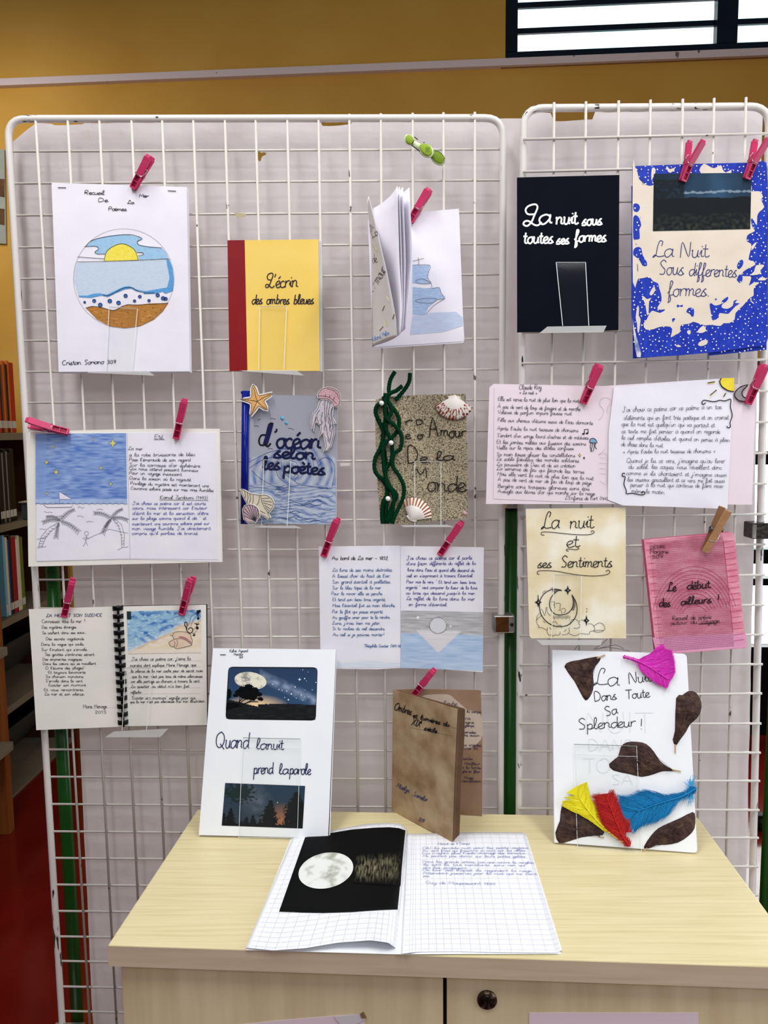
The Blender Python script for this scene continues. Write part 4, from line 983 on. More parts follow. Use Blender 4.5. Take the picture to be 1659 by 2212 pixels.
bell=[(1195,190),(1215,150),(1260,110),(1330,92),(1400,95),(1470,130),(1515,190),(1520,260),(1515,330),(1470,372),(1430,370),(1415,310),(1380,290),(1350,265),(1290,250),(1240,255),(1200,235)]
legs=[(1240,255),(1180,420),(1120,480),(1095,600),(1105,700),(1115,740),(1130,640),(1165,520),(1160,600),(1210,635),(1235,640),(1240,720),(1195,870),(1270,760),(1310,920),(1310,980),(1280,1040),(1330,1020),(1380,960),(1430,760),(1420,640),(1455,625),(1400,520),(1410,380),(1430,370),(1415,310),(1380,290),(1350,265),(1290,250)]
cc=cutout('jellyfish_cutout',s1,legs,M('jellyfish_lilac','B4A6B8','8E88A6',scale=130,stretch=(3,1,1),c3='D5CBD2'),[[(1300,260),(1290,420),(1300,600),(1330,760),(1350,900)],[(1345,270),(1320,420),(1310,600)],[(1380,300),(1350,460),(1380,600),(1370,740)],[(1220,420),(1170,500),(1200,600)],[(1410,380),(1380,480),(1410,620),(1400,740),(1360,920)],[(1260,450),(1240,560),(1250,640)],[(1300,640),(1280,720)],[(1345,470),(1335,520),(1360,560),(1350,610),(1372,650),(1360,700)]],label='pink jellyfish cutout',border=14,parent=t,off=0.0035)
cc=cutout('jellyfish_bell',s1,bell,M('jellyfish_pink','C99AA4','DDB4BC',scale=150),[[(1200,210),(1260,215),(1330,225),(1400,260),(1470,330)],[(1300,230),(1310,190)],[(1360,245),(1375,200)],[(1420,280),(1440,230)],[(1330,110),(1420,130),(1480,190),(1500,260)]]+[[(x,y),(x+5,y+5)] for x,y in ((1240,160),(1280,140),(1320,130),(1360,150),(1400,170),(1440,190),(1250,190),(1300,170),(1350,190),(1390,210),(1430,240),(1470,260),(1280,200),(1480,300),(1460,220))],border=14,parent=t,off=0.0052)
conch=[(65,1600),(110,1620),(190,1665),(250,1675),(350,1690),(420,1685),(490,1720),(535,1780),(530,1860),(480,1930),(455,1960),(490,2020),(460,2035),(400,1990),(340,1960),(260,1840),(150,1810),(110,1730),(80,1670)]
cutout('seashell_cutout',s1,conch,M('shell_beige','C9BDA8','DACFBB',scale=60),[[(110,1620),(125,1700),(110,1740)],[(150,1645),(165,1720),(145,1800)],[(190,1665),(200,1740),(180,1815)],[(235,1680),(240,1760),(225,1830)],[(330,1700),(325,1780),(290,1840)],[(350,1690),(365,1780),(410,1880),(470,1960)],[(370,1740),(480,1730)],[(375,1770),(510,1790)],[(385,1800),(515,1840)],[(400,1830),(490,1890)],[(420,1860),(470,1920)],[(340,1920),(420,1960)]],label='beige conch shell cutout',border=16,parent=t,off=0.0105)
fan=[(100,1960),(95,1900),(120,1850),(180,1830),(250,1845),(310,1890),(325,1940),(330,2010),(300,2040),(270,2090),(230,2085),(150,2080),(110,2040)]
cutout('seashell_cutout',s1,fan,M('shell_mauve','B79AA0','CDB2B6',scale=60),[[(270,2070),(110,1990)],[(270,2070),(100,1930)],[(270,2070),(115,1880)],[(270,2070),(150,1845)],[(270,2070),(190,1835)],[(270,2070),(230,1845)],[(270,2070),(270,1865)],[(270,2070),(305,1900)],[(270,2070),(320,1960)]],label='mauve scallop cutout',border=16,parent=t,inkw=1.1,off=0.0125)
for x,y,r in ((658,545,32),(718,615,26)):
    c_=dome('blue_bead',pg,s1,circ(x,y,r,r,16),M('turquoise_bead','5FA6C4',rough=0.2),t,h=0.0022,rings=4)
holder('clear acrylic rest under the ocean booklet',pg,[(571,993),(629,996),(621,1135),(566,1135)],[(535,1135),(640,1135),(653,1141),(540,1139)])
# --- 8 sand covered booklet
pg=P3((820,1130),(1012,1128),(811,860),-0.026,-0.014)
SAND=M('glued_sand','C0B296','6A6050',scale=420,rough=0.9,contrast=1.6,c3='C2B498',bump=0.5,bscale=500,detail=2)
q=[(40,440),(160,400),(420,385),(700,370),(1000,362),(1285,358),(1300,700),(1320,1500),(1312,2080),(900,2120),(500,2160),(110,2160),(70,1700),(35,900)]
t=doc('booklet','booklet covered in glued sand with green stems, pearls and two seashells','booklet',pg,s3,q,SAND,thick=0.0022,leaves=1,lo=(.5,.5))
random.seed(21); V=[];F=[];MI=[]
for k in range(6500):
    x=random.uniform(40,1315); y=random.uniform(362,2150)
    if not inpoly(x,y,q): continue
    p=pg.at(*TT(s3,[(x,y)])[0],0.0003); r=random.uniform(.00045,.0010); b=len(V)
    ax=[Vector((random.uniform(.6,1)*r,0,random.uniform(-.5,.5)*r)),Vector((0,0,r*random.uniform(.6,1)))]
    V+= [p+ax[0],p+ax[1],p-ax[0],p-ax[1],p+pg.n*r*1.1]; F+=[(b,b+1,b+4),(b+1,b+2,b+4),(b+2,b+3,b+4),(b+3,b,b+4)]
    mi_=random.choice((0,0,1,1,2,3,3)); MI+=[mi_]*4
mesh('sand_grains',V,F,[M('sand_a','CDBFA2',rough=0.8),M('sand_b','A89878',rough=0.8),M('sand_c','F0E8DA',rough=0.6),M('sand_d','4A4036',rough=0.8)],t,mi=MI,stuff=True)
CHAR=M('charcoal_writing','231E1C',rough=0.9)
pg.text('lettering',s3,[(445,790,560,780,60,'r'),(600,785,740,780,46,"D'"),(785,965,925,955,120,'A'),(935,950,1290,955,80,'mour'),(455,985,700,985,55,'e o'),(480,1325,650,1320,112,'D'),(660,1305,770,1305,80,'e'),(880,1280,1130,1280,60,'la'),(570,1510,770,1510,60,'M'),(760,1695,1290,1695,125,'onde')],2.2,CHAR,t,off=0.0016,sm=3,slant=0.02,jit=1.5)
CHEN=M('green_chenille','04301C','083E24',scale=500,rough=0.95,bump=0.6,bscale=900,spec=0.05)
def chen(P,r=0.0034,off=0.0045,lift=0.0):
    Q=smooth2(TT(s3,P),7); n_=len(Q)
    pts=[pg.at(x,y,off+lift*math.sin(i*.35)) for i,(x,y) in enumerate(Q)]
    rr=[r*(1+.10*(1 if i%2 else -1)) for i in range(n_)]
    tube('stem',pts,rr,CHEN,t,n=9)
chen([(310,55),(250,160),(225,280),(225,380),(170,450),(60,530),(45,640),(110,780),(150,920),(110,1100),(35,1260),(40,1440),(170,1580),(210,1720),(150,1850),(130,2000),(140,2150)],off=0.005)
chen([(516,75),(500,200),(420,330),(310,450)],off=0.005)
chen([(410,255),(330,320),(245,360),(205,440),(265,590),(200,740),(190,860),(260,1000),(270,1100),(260,1280),(180,1420),(200,1600),(290,1760),(270,2000),(240,2140)],off=0.0095)
chen([(180,360),(170,560),(190,700),(330,830),(400,960),(380,1120),(290,1200),(280,1360),(370,1500),(430,1650),(410,1820),(310,2030),(270,2150)],off=0.0135)
chen([(140,400),(280,560),(360,700),(350,860),(250,980),(150,1080),(150,1280),(180,1500),(240,1640),(330,1760),(270,1900),(200,2140)],off=0.0085)
chen([(150,430),(190,620),(160,800),(140,1000),(180,1300),(170,1450),(200,1700),(190,1900),(180,2150)],off=0.003)
for x,y in ((125,500),(256,1042),(212,1804)):
    p=pg.at(*TT(s3,[(x,y)])[0],0.0175); bm=bmesh.new(); bmesh.ops.create_uvsphere(bm,u_segments=16,v_segments=10,radius=0.0040); vv=[v.co+p for v in bm.verts]; ff=[[v.index for v in f.verts] for f in bm.faces]; bm.verts.index_update(); mesh('pearl',vv,ff,M('pearl_white','E9E7E4',rough=0.15),t,smooth=True); bm.free()
def scallop(hx,hy,a0,a1,R,nr,band,matmark,label):
    V=[];F=[];MI=[];nr2=nr*4;nt=12
    for j in range(nt+1):
        tt=j/nt
        for i in range(nr2+1):
            a=math.radians(a0+(a1-a0)*i/nr2); rib=math.cos(2*math.pi*i/4)
            rr=R*tt*(1-.10*((2*i/nr2-1)**2))*(1+.015*rib)
            h=0.0015+0.0085*math.sin(math.pi*min(1,.12+.80*tt))*(1-.75*(2*i/nr2-1)**2)+.0005*rib*tt
            V.append(pg.at(*TT(s3,[(hx+rr*math.cos(a),hy+rr*math.sin(a))])[0],h))
    random.seed(nr)
    for j in range(nt):
        for i in range(nr2):
            k=j*(nr2+1)+i; F.append((k,k+1,k+nr2+2,k+nr2+1))
            m_=0
            if band(j/nt,i,nr2): m_=1
            MI.append(m_)
    o=mesh('seashell',V,F,[M('shell_white','E8E2DA','F0EBE4',scale=60,rough=0.4),matmark],t,smooth=True,mi=MI,label=label,solid=0.0008)
    wg=[pg.at(*TT(s3,[p])[0],0.004) for p in ((hx+R*.28*math.cos(math.radians(a0-18)),hy+R*.28*math.sin(math.radians(a0-18))),(hx,hy),(hx+R*.28*math.cos(math.radians(a1+18)),hy+R*.28*math.sin(math.radians(a1+18))),(hx+R*.45*math.cos(math.radians((a0+a1)/2)),hy+R*.45*math.sin(math.radians((a0+a1)/2))))]
    mesh('hinge_ear',wg,[(0,1,2,3)],M('shell_white','E8E2DA'),o,solid=0.0008)
random.seed(2)
scallop(1130,375,35,150,345,12,lambda v,i,n:v>.55 and (random.random()<.5 and i%4 in(0,3,1)),M('shell_red_brown','9A4434',rough=0.5),'white scallop shell with red brown speckled rim')
scallop(520,2115,-112,-8,330,11,lambda v,i,n:v>.62 and v<.93 and i%4 in (0,1) ,M('shell_orange_brown','A2603E',rough=0.5),'white scallop shell with orange brown rays')
dome('small_shell',pg,s3,circ(1270,2010,32,34,14),M('pale_pink_shell','CBA9AC',rough=0.4),t,h=0.004,rings=4)
holder('clear acrylic rest under the sand covered booklet',pg,[(896,997),(952,997),(952,1134),(896,1134)],[(865,1134),(965,1133),(981,1138),(872,1138)])
# --- 9 Two facing poem pages with sun (right)
pg=P3((1050,1088),(1570,1090),(1060,832),-0.056,-0.050)
PKP=M('pale_pink_paper','E5D5DE','EADBE4',scale=12,rough=0.75)
t=doc('poem_spread','pale pink and white poem pages with a drawn sun and moon','poem',pg,c6,rquad([(72,130),(720,140),(1570,105),(1585,815),(830,818),(50,814)],0) if False else [(95,130),(720,142),(1310,105),(1592,150),(1568,818),(830,815),(52,814),(64,400),(72,150)],PKP,thick=0.0008)
pg.fill('right_page',c6,[(780,150),(1120,118),(1462,96),(1425,842),(1100,830),(830,822),(745,790),(750,400)],PAPER,t,off=0.0018,thick=0.0006)
pg.fill('left_poem_slip',c6,[(100,150),(745,162),(730,500),(690,540),(695,740),(768,750),(768,812),(95,785)],PKP,t,off=0.0006,thick=0.0003)
pg.text('lettering',c6,[(240,162,368,160,18,'Claude Roy'),(242,187,342,190,13,'< La nuit >')],1.0,BI,t,off=0.0012)
pg.text('lettering',c6,[(120,226,582,236,15,'Elle est venue la nuit de plus loin que la nuit'),(118,268,588,284,14,'À pas de vent de loup de fougère et de menthe'),(118,300,540,308,14,'Voleuse de parfum impure fausse nuit'),(118,344,660,362,14,"Fille aux cheveux d'écume issus de l'eau dormante"),(116,392,578,404,14,"Après l'aube la nuit tisseuse de chansons"),(114,432,636,446,14,"S'endort d'un songe lourd d'astres et de méduses"),(112,470,622,480,14,'Et les jambes mêlées aux fuseaux des saisons'),(112,502,552,506,14,'Veille sur le repos des étoiles confuses'),(112,540,560,546,14,'Sa main laisse glisser les constellations'),(112,566,582,576,14,'Le sable fabuleux des mondes solitaires'),(112,596,562,606,14,'La poussière de Dieu et de sa création'),(112,620,612,640,14,'La semence de feu qui féconde les terres'),(116,650,664,678,14,'Mais elle vient la nuit de plus loin que la nuit'),(118,682,652,704,14,'À pas de vent de mer de feu de loup de piège'),(118,720,642,736,14,'Bergère sans troupeau glaneuse sans épis'),(118,750,672,764,14,"Aveugle aux lèvres d'or qui marche sur la neige"),(502,788,762,792,14,"L'Enfance de l'art (1942).")],0.85,BI,t,off=0.0012,jit=1)
pg.text('lettering',c6,[(828,290,1392,272,18,"J'ai choisi ce poème car ce poème a un tas"),(836,334,1432,332,17,"d'éléments qui en font très poétique et on croirait"),(822,370,1352,376,17,"que la nuit est quelqu'un qui va partout et"),(822,410,1382,412,16,'ce texte me fait penser à quand on regarde'),(822,446,1438,460,16,"le ciel remplis d'étoiles et quand on pense à plein"),(820,482,1062,492,16,'de chose dans la nuit.'),(830,526,1355,522,15,"< Après l'aube la nuit tisseuse de chansons >"),(850,578,1412,580,17,"Quand je lis ce vers, j'imagine qu'au lever"),(862,612,1392,616,16,'du soleil, les coques nous réveillent donc'),(848,648,1418,658,16,"comme si ils chantaient et j'imagine aussi"),(856,684,1408,692,16,'les oiseaux gazouillent et ce vers me fait aussi'),(872,714,1402,722,16,'penser à la nuit qui continue de faire rever'),(878,748,1072,758,16,'même le matin.')],0.85,BI,t,off=0.0028,jit=1)
pg.fill('sun',c6,[(1385,98),(1462,98),(1462,172),(1430,168),(1395,145),(1380,120)],M('yellow_marker','EFD22E','F5E04A',scale=60),t,off=0.0030)
pg.strokes('sun_outline',c6,[[(1388,98),(1380,120),(1395,150),(1430,170),(1460,174)]],2.0,INK,t,off=0.0032)
pg.strokes('sun_ray',c6,[[(1310,126),(1352,118)],[(1362,165),(1325,195)],[(1415,182),(1400,205)]],1.7,INK,t,off=0.0032,sm=1); pg.strokes('sun_ray',c6,[[(1310,130),(1352,122)],[(1356,165),(1325,208)],[(1410,182),(1398,210)]],1.2,M('yellow_marker','EFD22E'),t,off=0.0031,sm=1)
pg.fill('moon',c6,[(1540,138),(1500,148),(1470,175),(1465,200),(1490,225),(1540,232),(1535,212),(1510,200),(1505,175),(1530,150)],M('grey_marker','8A888C','A5A3A6',scale=80),t,off=0.0032)
pg.strokes('moon_outline',c6,[[(1540,136),(1500,146),(1468,175),(1464,202),(1490,226),(1540,232)],[(1538,142),(1512,165),(1505,185),(1515,205),(1540,214)]],1.9,INK,t,off=0.0034)
pg.strokes('scroll_border',c6,[[(1300,238),(1285,248),(1278,236),(1290,224),(1320,228),(1350,232),(1380,224),(1410,228),(1442,218),(1440,260),(1450,310),(1438,350),(1440,375),(1425,380),(1420,370)],[(842,640),(828,640),(826,655),(842,660),(835,700),(848,735),(850,755),(880,752),(910,758),(940,762),(955,752),(945,742),(935,752)]],1.9,INK,t,off=0.0030,sm=4)
pg.strokes('music_note',c6,[[(612,415),(612,390),(633,388),(633,412)]],1.6,INK,t,off=0.0012,sm=1)
for x,y in ((606,415),(627,412)): pg.fill('note_head',c6,circ(x,y,7,5,10),INK,t,off=0.0013)
pg.fill('jellyfish',c6,[(642,462),(645,445),(662,440),(676,448),(680,465),(665,460),(655,465)],M('jelly_blue','7FA8C8'),t,off=0.0012)
pg.strokes('jellyfish_line',c6,[[(642,464),(645,445),(662,440),(676,448),(682,466),(642,464)],[(650,466),(645,490),(655,515)],[(660,466),(655,490),(648,518)],[(668,466),(668,490),(660,515)],[(676,466),(672,485),(682,502)]],1.3,M('dark_teal_ink','1A3444'),t,off=0.0013)
for s_ in ((585,537,9,14),(610,552,7,11)): pg.fill('star',c6,star4(*s_),INK,t,off=0.0012)
pg.fill('star_centre',c6,circ(585,537,4,5,6),M('yellow_marker','EFD22E'),t,off=0.0014)
pg.strokes('faint_pencil',c6,[[(690,335),(710,320),(722,280),(700,250),(705,220),(730,208),(760,215),(765,240),(745,260),(742,300)],[(690,530),(740,532),(742,640),(735,700),(700,680)],[(700,550),(735,552)],[(698,580),(738,582)],[(698,610),(738,612)],[(700,640),(738,642)]],0.7,M('faint_grey','BDB4BC'),t,off=0.0012)
# --- 10 spiral bound
pg=P3((80,1577),(443,1566),(63,1314),-0.024,-0.014)
t=thing('open_booklet','comb bound open booklet with a painted beach and a poem on its left page','booklet',pg.at(80,1577))
pg.fill('left_page',d1,[(208,385),(600,372),(830,365),(885,1225),(262,1250)],CREAMP,t,off=0.001,thick=0.0008)
pg.fill('right_page',d1,[(845,365),(1478,352),(1485,1215),(895,1222)],CREAMP,t,off=0.001,thick=0.0008)
pg.fill('back_cover',d1,[(850,362),(1484,350),(1488,1222),(880,1226)],M('black_card_back','16161A'),t,off=-0.0012,thick=0.0008)
CMB=M('black_comb','0C0C0E',rough=0.3)
a=pg.at(*TT(d1,[(846,358)])[0],0.001); b=pg.at(*TT(d1,[(886,1226)])[0],0.001); sd=Vector((1,0,0))
tube('comb_spine',[a,b],0.0022,CMB,t,n=10)
for k in range(15):
    c=a.lerp(b,(k+.25)/14.9)
    R_=[]
    for i in range(9):
        an=math.pi*i/8; R_.append(c+Vector((math.cos(an)*0.0085,0,-0.001*i/8))+pg.n*(0.0002+math.sin(an)*0.0062))
    V=[];F=[]
    for p in R_: V+=[p+Vector((0,0,0.0042)),p-Vector((0,0,0.0036))]
    for i in range(8): F.append((2*i,2*i+1,2*i+3,2*i+2))
    mesh('comb_ring',V,F,CMB,t,smooth=True,solid=0.0006)
pg.text('lettering',d1,[(333,440,735,436,14,'LA MER ET SON SILENCE')],1.3,M('indigo_ink','3A4270'),t,off=0.0014,jit=.2)
pg.text('lettering',d1,[(303,482,615,480,17,'Connaissez vous la mer ?'),(303,522,550,520,14,'Des mystères étranges'),(305,562,625,558,13,'Se cachent dans ses eaux...'),(332,604,606,604,13,'Des secrets vagabonds'),(298,644,606,642,13,'Dans la vague qui coule,'),(300,682,645,680,13,"Sur l'instant qui s'envole..."),(325,716,680,716,13,"Ses gouttes s'embrunes sèment"),(308,750,592,750,12,'Des empreintes magiques'),(310,782,690,780,12,'Dans les coeurs qui se mouillent'),(328,814,610,812,13,"O l'écume des plages!"),(348,844,616,843,12,'Et toujours lancinante'),(330,874,600,874,12,'Sa chanson monotone'),(330,906,600,906,13,"S'envole dans le vent."),(352,936,618,934,13,'Ecouter son murmure'),(318,970,602,968,13,'Et vous rencontrerez'),(322,1000,602,1000,13,'La mer et son silence'),(598,1092,768,1090,17,'Marie Menage'),(682,1130,768,1130,16,'2015')],0.9,BI,t,off=0.0014,jit=.4,slant=.02)
def beach(u,v):
    sh=.95-.78*max(0,(u-.02))**1.0+.05*nz(u*9,0,2) if u<.62 else .42-.5*(u-.62)+.04*nz(u*9,0,2)
    sh=max(.12,sh)
    n1=nz(u*7+2*nz(u*3,v*3,1),v*11+1.5*nz(u*4,v*4,5),2); n2=nz(u*22,v*30,3)
    if v<sh:
        c=mix((.30,.52,.72),(.04,.17,.50),n1*1.9+.15-v*.35)
        c=mix(c,(.74,.84,.90),max(0,n2*1.3-.12)+max(0,(v-sh+.16)*3.0))
        if u<.06 and v<.2: c=(.02,.04,.05)
    else:
        c=mix((.80,.66,.48),(.86,.76,.64),.5+n1); 
        if v-sh<.05: c=mix(c,(.62,.38,.22),.5)
        if v>.9: c=mix(c,(.86,.78,.70),.5)
    return c
pg.grid('beach_painting',s6,[(88,98),(1612,62),(1605,942),(125,962)],110,64,vcol(),t,off=0.0016,col=beach)
pg.fill('conch_drawing',s6,[(950,740),(1010,690),(1060,660),(1030,600),(1060,530),(1200,510),(1320,520),(1400,580),(1430,660),(1420,780),(1290,820),(1120,860),(1080,830),(1010,820)],M('shell_wash','DDBFA6','E8D0BA',scale=50),t,off=0.0018)
pg.strokes('conch_line',s6,[[(970,585),(1030,600),(1060,660),(1120,655),(1220,655),(1310,690),(1430,780)],[(1030,600),(1035,560),(1080,520),(1200,510),(1320,525),(1400,580),(1410,640),(1432,680),(1420,780)],[(1060,665),(1000,700),(950,745),(1010,820),(1060,820),(1110,860),(1290,825),(1420,790)],[(1110,670),(1130,740),(1100,830)],[(1060,700),(1080,760),(1060,815)]],0.8,DARKINK,t,off=0.0020)
pg.strokes('conch_blush',s6,[[(1150,620),(1250,640),(1350,690),(1410,740)],[(1180,610),(1290,640),(1380,710)]],2.0,M('rose_wash','B5707C'),t,off=0.0019)
pg.strokes('treble_clef',s6,[[(1350,470),(1380,430),(1430,440),(1440,500),(1390,540),(1330,500),(1310,440),(1330,380),(1320,320),(1285,320),(1280,380),(1330,450)]],1.7,INK,t,off=0.0021)
pg.strokes('stave',s6,[[(1350,400),(1380,290),(1420,190),(1520,140),(1600,110)],[(1400,400),(1440,290),(1500,210),(1600,160)],[(1430,470),(1500,430),(1560,330)],[(1480,540),(1530,480)]],0.6,DARKINK,t,off=0.0021)
for P in ([(1520,80),(1600,65),(1605,100),(1560,150),(1520,130)],circ(1553,240,26,26,12),[(1470,330),(1540,350),(1590,350),(1530,380)],circ(1535,435,28,30,12),circ(1465,585,22,18,12)): pg.fill('music_note',s6,P,INK,t,off=0.0021)
pg.strokes('music_note',s6,[[(1520,450),(1530,360)],[(1560,230),(1530,130)],[(1440,545),(1480,550),(1490,580)]],1.3,INK,t,off=0.0021,sm=1)
rows=[(945,752,1368,748,16,"J'ai choisi ce poème car, j'aime la"),(935,796,1408,792,15,'manière dont explique Marie Menage, que'),(940,836,1455,832,13,'le silence de la mer cache peur de secret mais'),(948,874,1452,872,13,"que la mer n'est pas tous de même silencieuse"),(940,910,1436,906,13,'car elle partage sa chanson à travers le vent.'),(940,946,1358,943,13,"La question au debut m'a bien fait"),(938,988,1022,987,13,'réflechir.'),(942,1028,1402,1028,15,'"Ecouter son murmure" signifie pour moi'),(935,1056,1468,1050,13,"que la mer n'est pas silencieuse d'où mon illustration")]
pg.text('lettering',d1,rows,0.9,BI,t,off=0.0014,jit=.4)
pg.strokes('ruled_line',d1,[[(925,y),(1440,y-3)] for y in (755,799,839,877,912,948,990,1030)]+[[(620,1093),(835,1088)]],0.4,M('faint_grey','BDB4BC'),t,off=0.0013,sm=1)
holder('clear acrylic rest under the comb bound booklet',pg,[(275,1440),(330,1440),(320,1574),(268,1574)],[(250,1576),(367,1570),(350,1588),(232,1588)],off=0.009)
# --- 11 poem pages, seaside 1852
pg=P3((695,1440),(1042,1452),(689,1181),-0.014,-0.012)
t=thing('poem_spread','two joined white poem pages with a grey and blue moonlit sea drawing','poem',pg.at(695,1440))
pg.fill('left_page',d2,[(168,278),(760,272),(778,275),(780,1185),(600,1195),(182,1190)],PAPER,t,off=0.0002,thick=0.0006)
pg.fill('right_page',d2,[(779,275),(1080,278),(1400,284),(1392,1216),(1100,1195),(781,1185)],PAPER,t,off=0.0008,thick=0.0006)
def moonsea(u,v):
    hz=.40; n=nz(u*4,v*55,1)+.5*nz(u*9,v*110,2)
    cx=.455; dd=math.hypot((u-cx)/.105,(v-.24)/.135)
    if dd<1: return (.74,.76,.82)
    rf=abs(u-cx)<.26*(1-(v-.36)/.36) and v>.36-.02
    if v<hz and not rf: c=mix((.36,.35,.37),(.58,.57,.60),.5+n)
    elif rf and v<.74: c=mix((.66,.64,.68),(.74,.72,.76),.5+n)
    else: c=mix((.33,.47,.70),(.52,.64,.82),.5+n*.8+(.2 if v>.85 else 0))
    if dd<1.06: c=(.3,.3,.32)
    return c
pg.grid('moonlit_sea_drawing',d2,[(782,755),(1396,768),(1392,1205),(782,1182)],80,70,vcol(),t,off=0.0012,col=moonsea)
pg.fill('moon_drawing',d2,circ(1058,866,62,58,40),M('moon_paper_grey','D5D6DE'),t,off=0.0014); pg.strokes('moon_outline',d2,[circ(1058,866,63,59,40)+[(1121,866)]],0.8,GREYINK,t,off=0.0016,sm=1)
pg.grid('low_waves_drawing',d2,[(300,1120),(778,1125),(778,1180),(300,1185)],40,10,vcol(),t,off=0.0006,col=lambda u,v:mix((.80,.79,.85),(.60,.69,.82),(v>.25+.15*math.sin(u*9))*(.5+.4*nz(u*5,v*9,2))))
TEAL=M('teal_blue_ink','2E5F96'); 
pg.text('lettering',d2,[(266,378,685,376,19,'Au bord de La mer - 1852')],1.3,INK,t,off=0.0007)
pg.text('lettering',d2,[(270,465,716,463,17,'La lune de ses mains distraites'),(268,510,706,508,17,"A laissé choir du haut de l'air,"),(268,554,702,552,17,'Son grand éventail à paillettes'),(268,598,634,596,17,'Sur le bleu tapis de la mer'),(262,640,642,640,16,'Pour le ravoir elle se penche'),(270,684,668,684,16,'Et tend son beau bras argenté;'),(270,728,740,728,15,"Mais l'éventail fuit sa main blanche,"),(268,775,650,775,16,'Par le flot qui passe emporté.'),(270,818,702,815,15,'Au gouffre amer pour te le rendre,'),(268,860,630,860,16,"Lune, j'irais bien me jeter,"),(270,900,664,902,15,'Si tu voulais du ciel descendre,'),(274,946,658,946,16,'Au ciel si je pouvais monter!'),(505,1030,780,1030,15,'Théophile Gautier (1811-18')],1.0,TEAL,t,off=0.0007,jit=.3)
pg.text('lettering',d2,[(825,376,1312,374,18,"J'ai choisi ce poème car il parle"),(822,416,1338,414,17,"d'une façon différente du reflet de la"),(830,462,1330,466,16,"lune dans l'eau et quand elle descend du"),(824,506,1322,506,16,"ciel en s'expriment à travers l'éventail."),(822,550,1340,555,15,'Pour moi le vers " Et tend son beau bras'),(818,592,1350,596,15,'argenté " veut comparer la lueur de la lune'),(820,634,1340,636,15,"au bras qui descend jusqu'à la mer."),(822,676,1332,680,17,'Le reflet de la lune dans la mer'),(840,720,1130,722,16,"en forme d'éventail.")],1.0,M('violet_blue_ink','33308A'),t,off=0.0013,jit=.3)
pg.fill('erased_star',d2,circ(908,808,12,12,8),PAPER,t,off=0.0014); pg.fill('erased_star',d2,star4(1152,872,12,14),PAPER,t,off=0.0014)
# --- 12 cream cover: night and its feelings
pg=P3((1144,1377),(1352,1379),(1136,1098),-0.064,-0.052)
CRW=M('cream_watercolour','E0CFA6','F2ECDC',scale=16,rough=0.75,c3='E8DBBC',contrast=1.5,detail=7)
t=doc('booklet','cream watercolour booklet with a crescent moon drawing beside the green post','booklet',pg,d3,[(160,85),(778,75),(781,885),(195,884),(182,870)],CRW,thick=0.0022,leaves=1,lo=(.3,-.8))
pg.text('lettering',d3,[(255,208,365,206,52,'La'),(430,206,578,202,46,'nuit'),(412,320,490,318,40,'et'),(232,448,320,446,30,'ses'),(375,445,695,443,36,'Sentiments')],1.7,INK,t,sm=4,slant=0.14,jit=.3)
pg.strokes('flourish',d3,[[(275,245),(260,245),(255,232),(275,226),(340,230),(430,240),(520,244),(565,240),(583,228),(572,218),(562,228)],[(425,345),(412,342),(412,334),(430,332),(465,336),(488,330),(482,322)],[(245,488),(232,485),(234,470),(260,466),(340,468),(430,484),(520,496),(600,498),(660,490),(680,474),(668,462),(655,472)]],1.3,INK,t,sm=4)
C=s7
L=[circ(522,655,322,325,40,-238,62)]
pg.strokes('moon_outline',C,[[(580,355),(480,335),(400,345),(300,395),(230,480),(200,570),(205,680),(230,770),(290,860),(380,930),(480,970),(600,970),(700,940),(790,850),(835,740),(838,630),(810,530),(752,430)],[(580,358),(520,360),(470,395),(410,460),(375,550),(378,640),(410,710),(480,765),(570,775),(660,755),(730,700),(770,620),(775,520),(752,430)]],1.6,INK,t,sm=4)
pg.fill('moon_shade',C,[(752,430),(775,520),(772,620),(740,690),(790,700),(815,620),(810,530)],M('graphite','7C7468'),t,off=0.0004); pg.fill('moon_shade',C,[(415,350),(480,338),(580,357),(520,362),(470,398),(430,385)],M('graphite','7C7468'),t,off=0.0004)
L=[[(400,560),(425,545),(460,560),(455,600),(435,590)],[(455,600),(462,660)],[(480,590),(520,570),(560,600),(545,650),(560,680)],[(580,680),(610,660),(640,680),(640,720),(610,735)],[(520,690),(570,700),(585,760)],[(150,870),(160,800),(210,740),(225,790),(180,830),(150,870),(160,930),(190,960),(180,990),(240,990),(320,1030),(335,990)],[(335,990),(330,1060),(360,1120),(400,1110),(430,1135),(480,1110),(510,1125),(550,1100),(545,1060)],[(410,930),(440,890),(490,900),(500,940)],[(580,1000),(560,950),(500,960)],[(580,1110),(660,1110),(710,1060),(700,1010),(720,990)],[(720,940),(740,870),(810,850),(860,880),(875,930),(900,960),(860,1000),(780,1000)],[(880,900),(900,860),(950,870)],[(700,1090),(800,1130),(880,1100),(900,1080)],[(900,1090),(1040,1105),(1060,1060),(1130,1040),(1140,990),(1090,930),(1020,930)],[(1130,960),(1180,930),(1230,910),(1290,940),(1315,1010),(1280,1050),(1200,1070),(1120,1050),(1200,1035),(1290,1040)],[(220,680),(250,690),(290,790),(310,660),(330,650),(330,720),(385,790)],[(260,880),(300,910)],[(370,990),(400,1020)],[(620,1060),(660,1020)],[(255,410),(270,380),(310,360)],[(385,325),(430,312)]]
for k in range(14): L.append([(440+k*22,790+8*math.sin(k)),(432+k*21,840+12*math.sin(k*2))])
pg.strokes('cloud_drawing',C,L,0.8,DARKINK,t,sm=3)
for s_ in ((682,355,62,85),(178,560,60,90),(1000,870,52,100)): pg.fill('star',C,star4(*s_),INK,t,off=0.0008); pg.fill('star_highlight',C,[(s_[0],s_[1]-14),(s_[0]+18,s_[1]),(s_[0]-4,s_[1]+12)],CRW,t,off=0.0010)
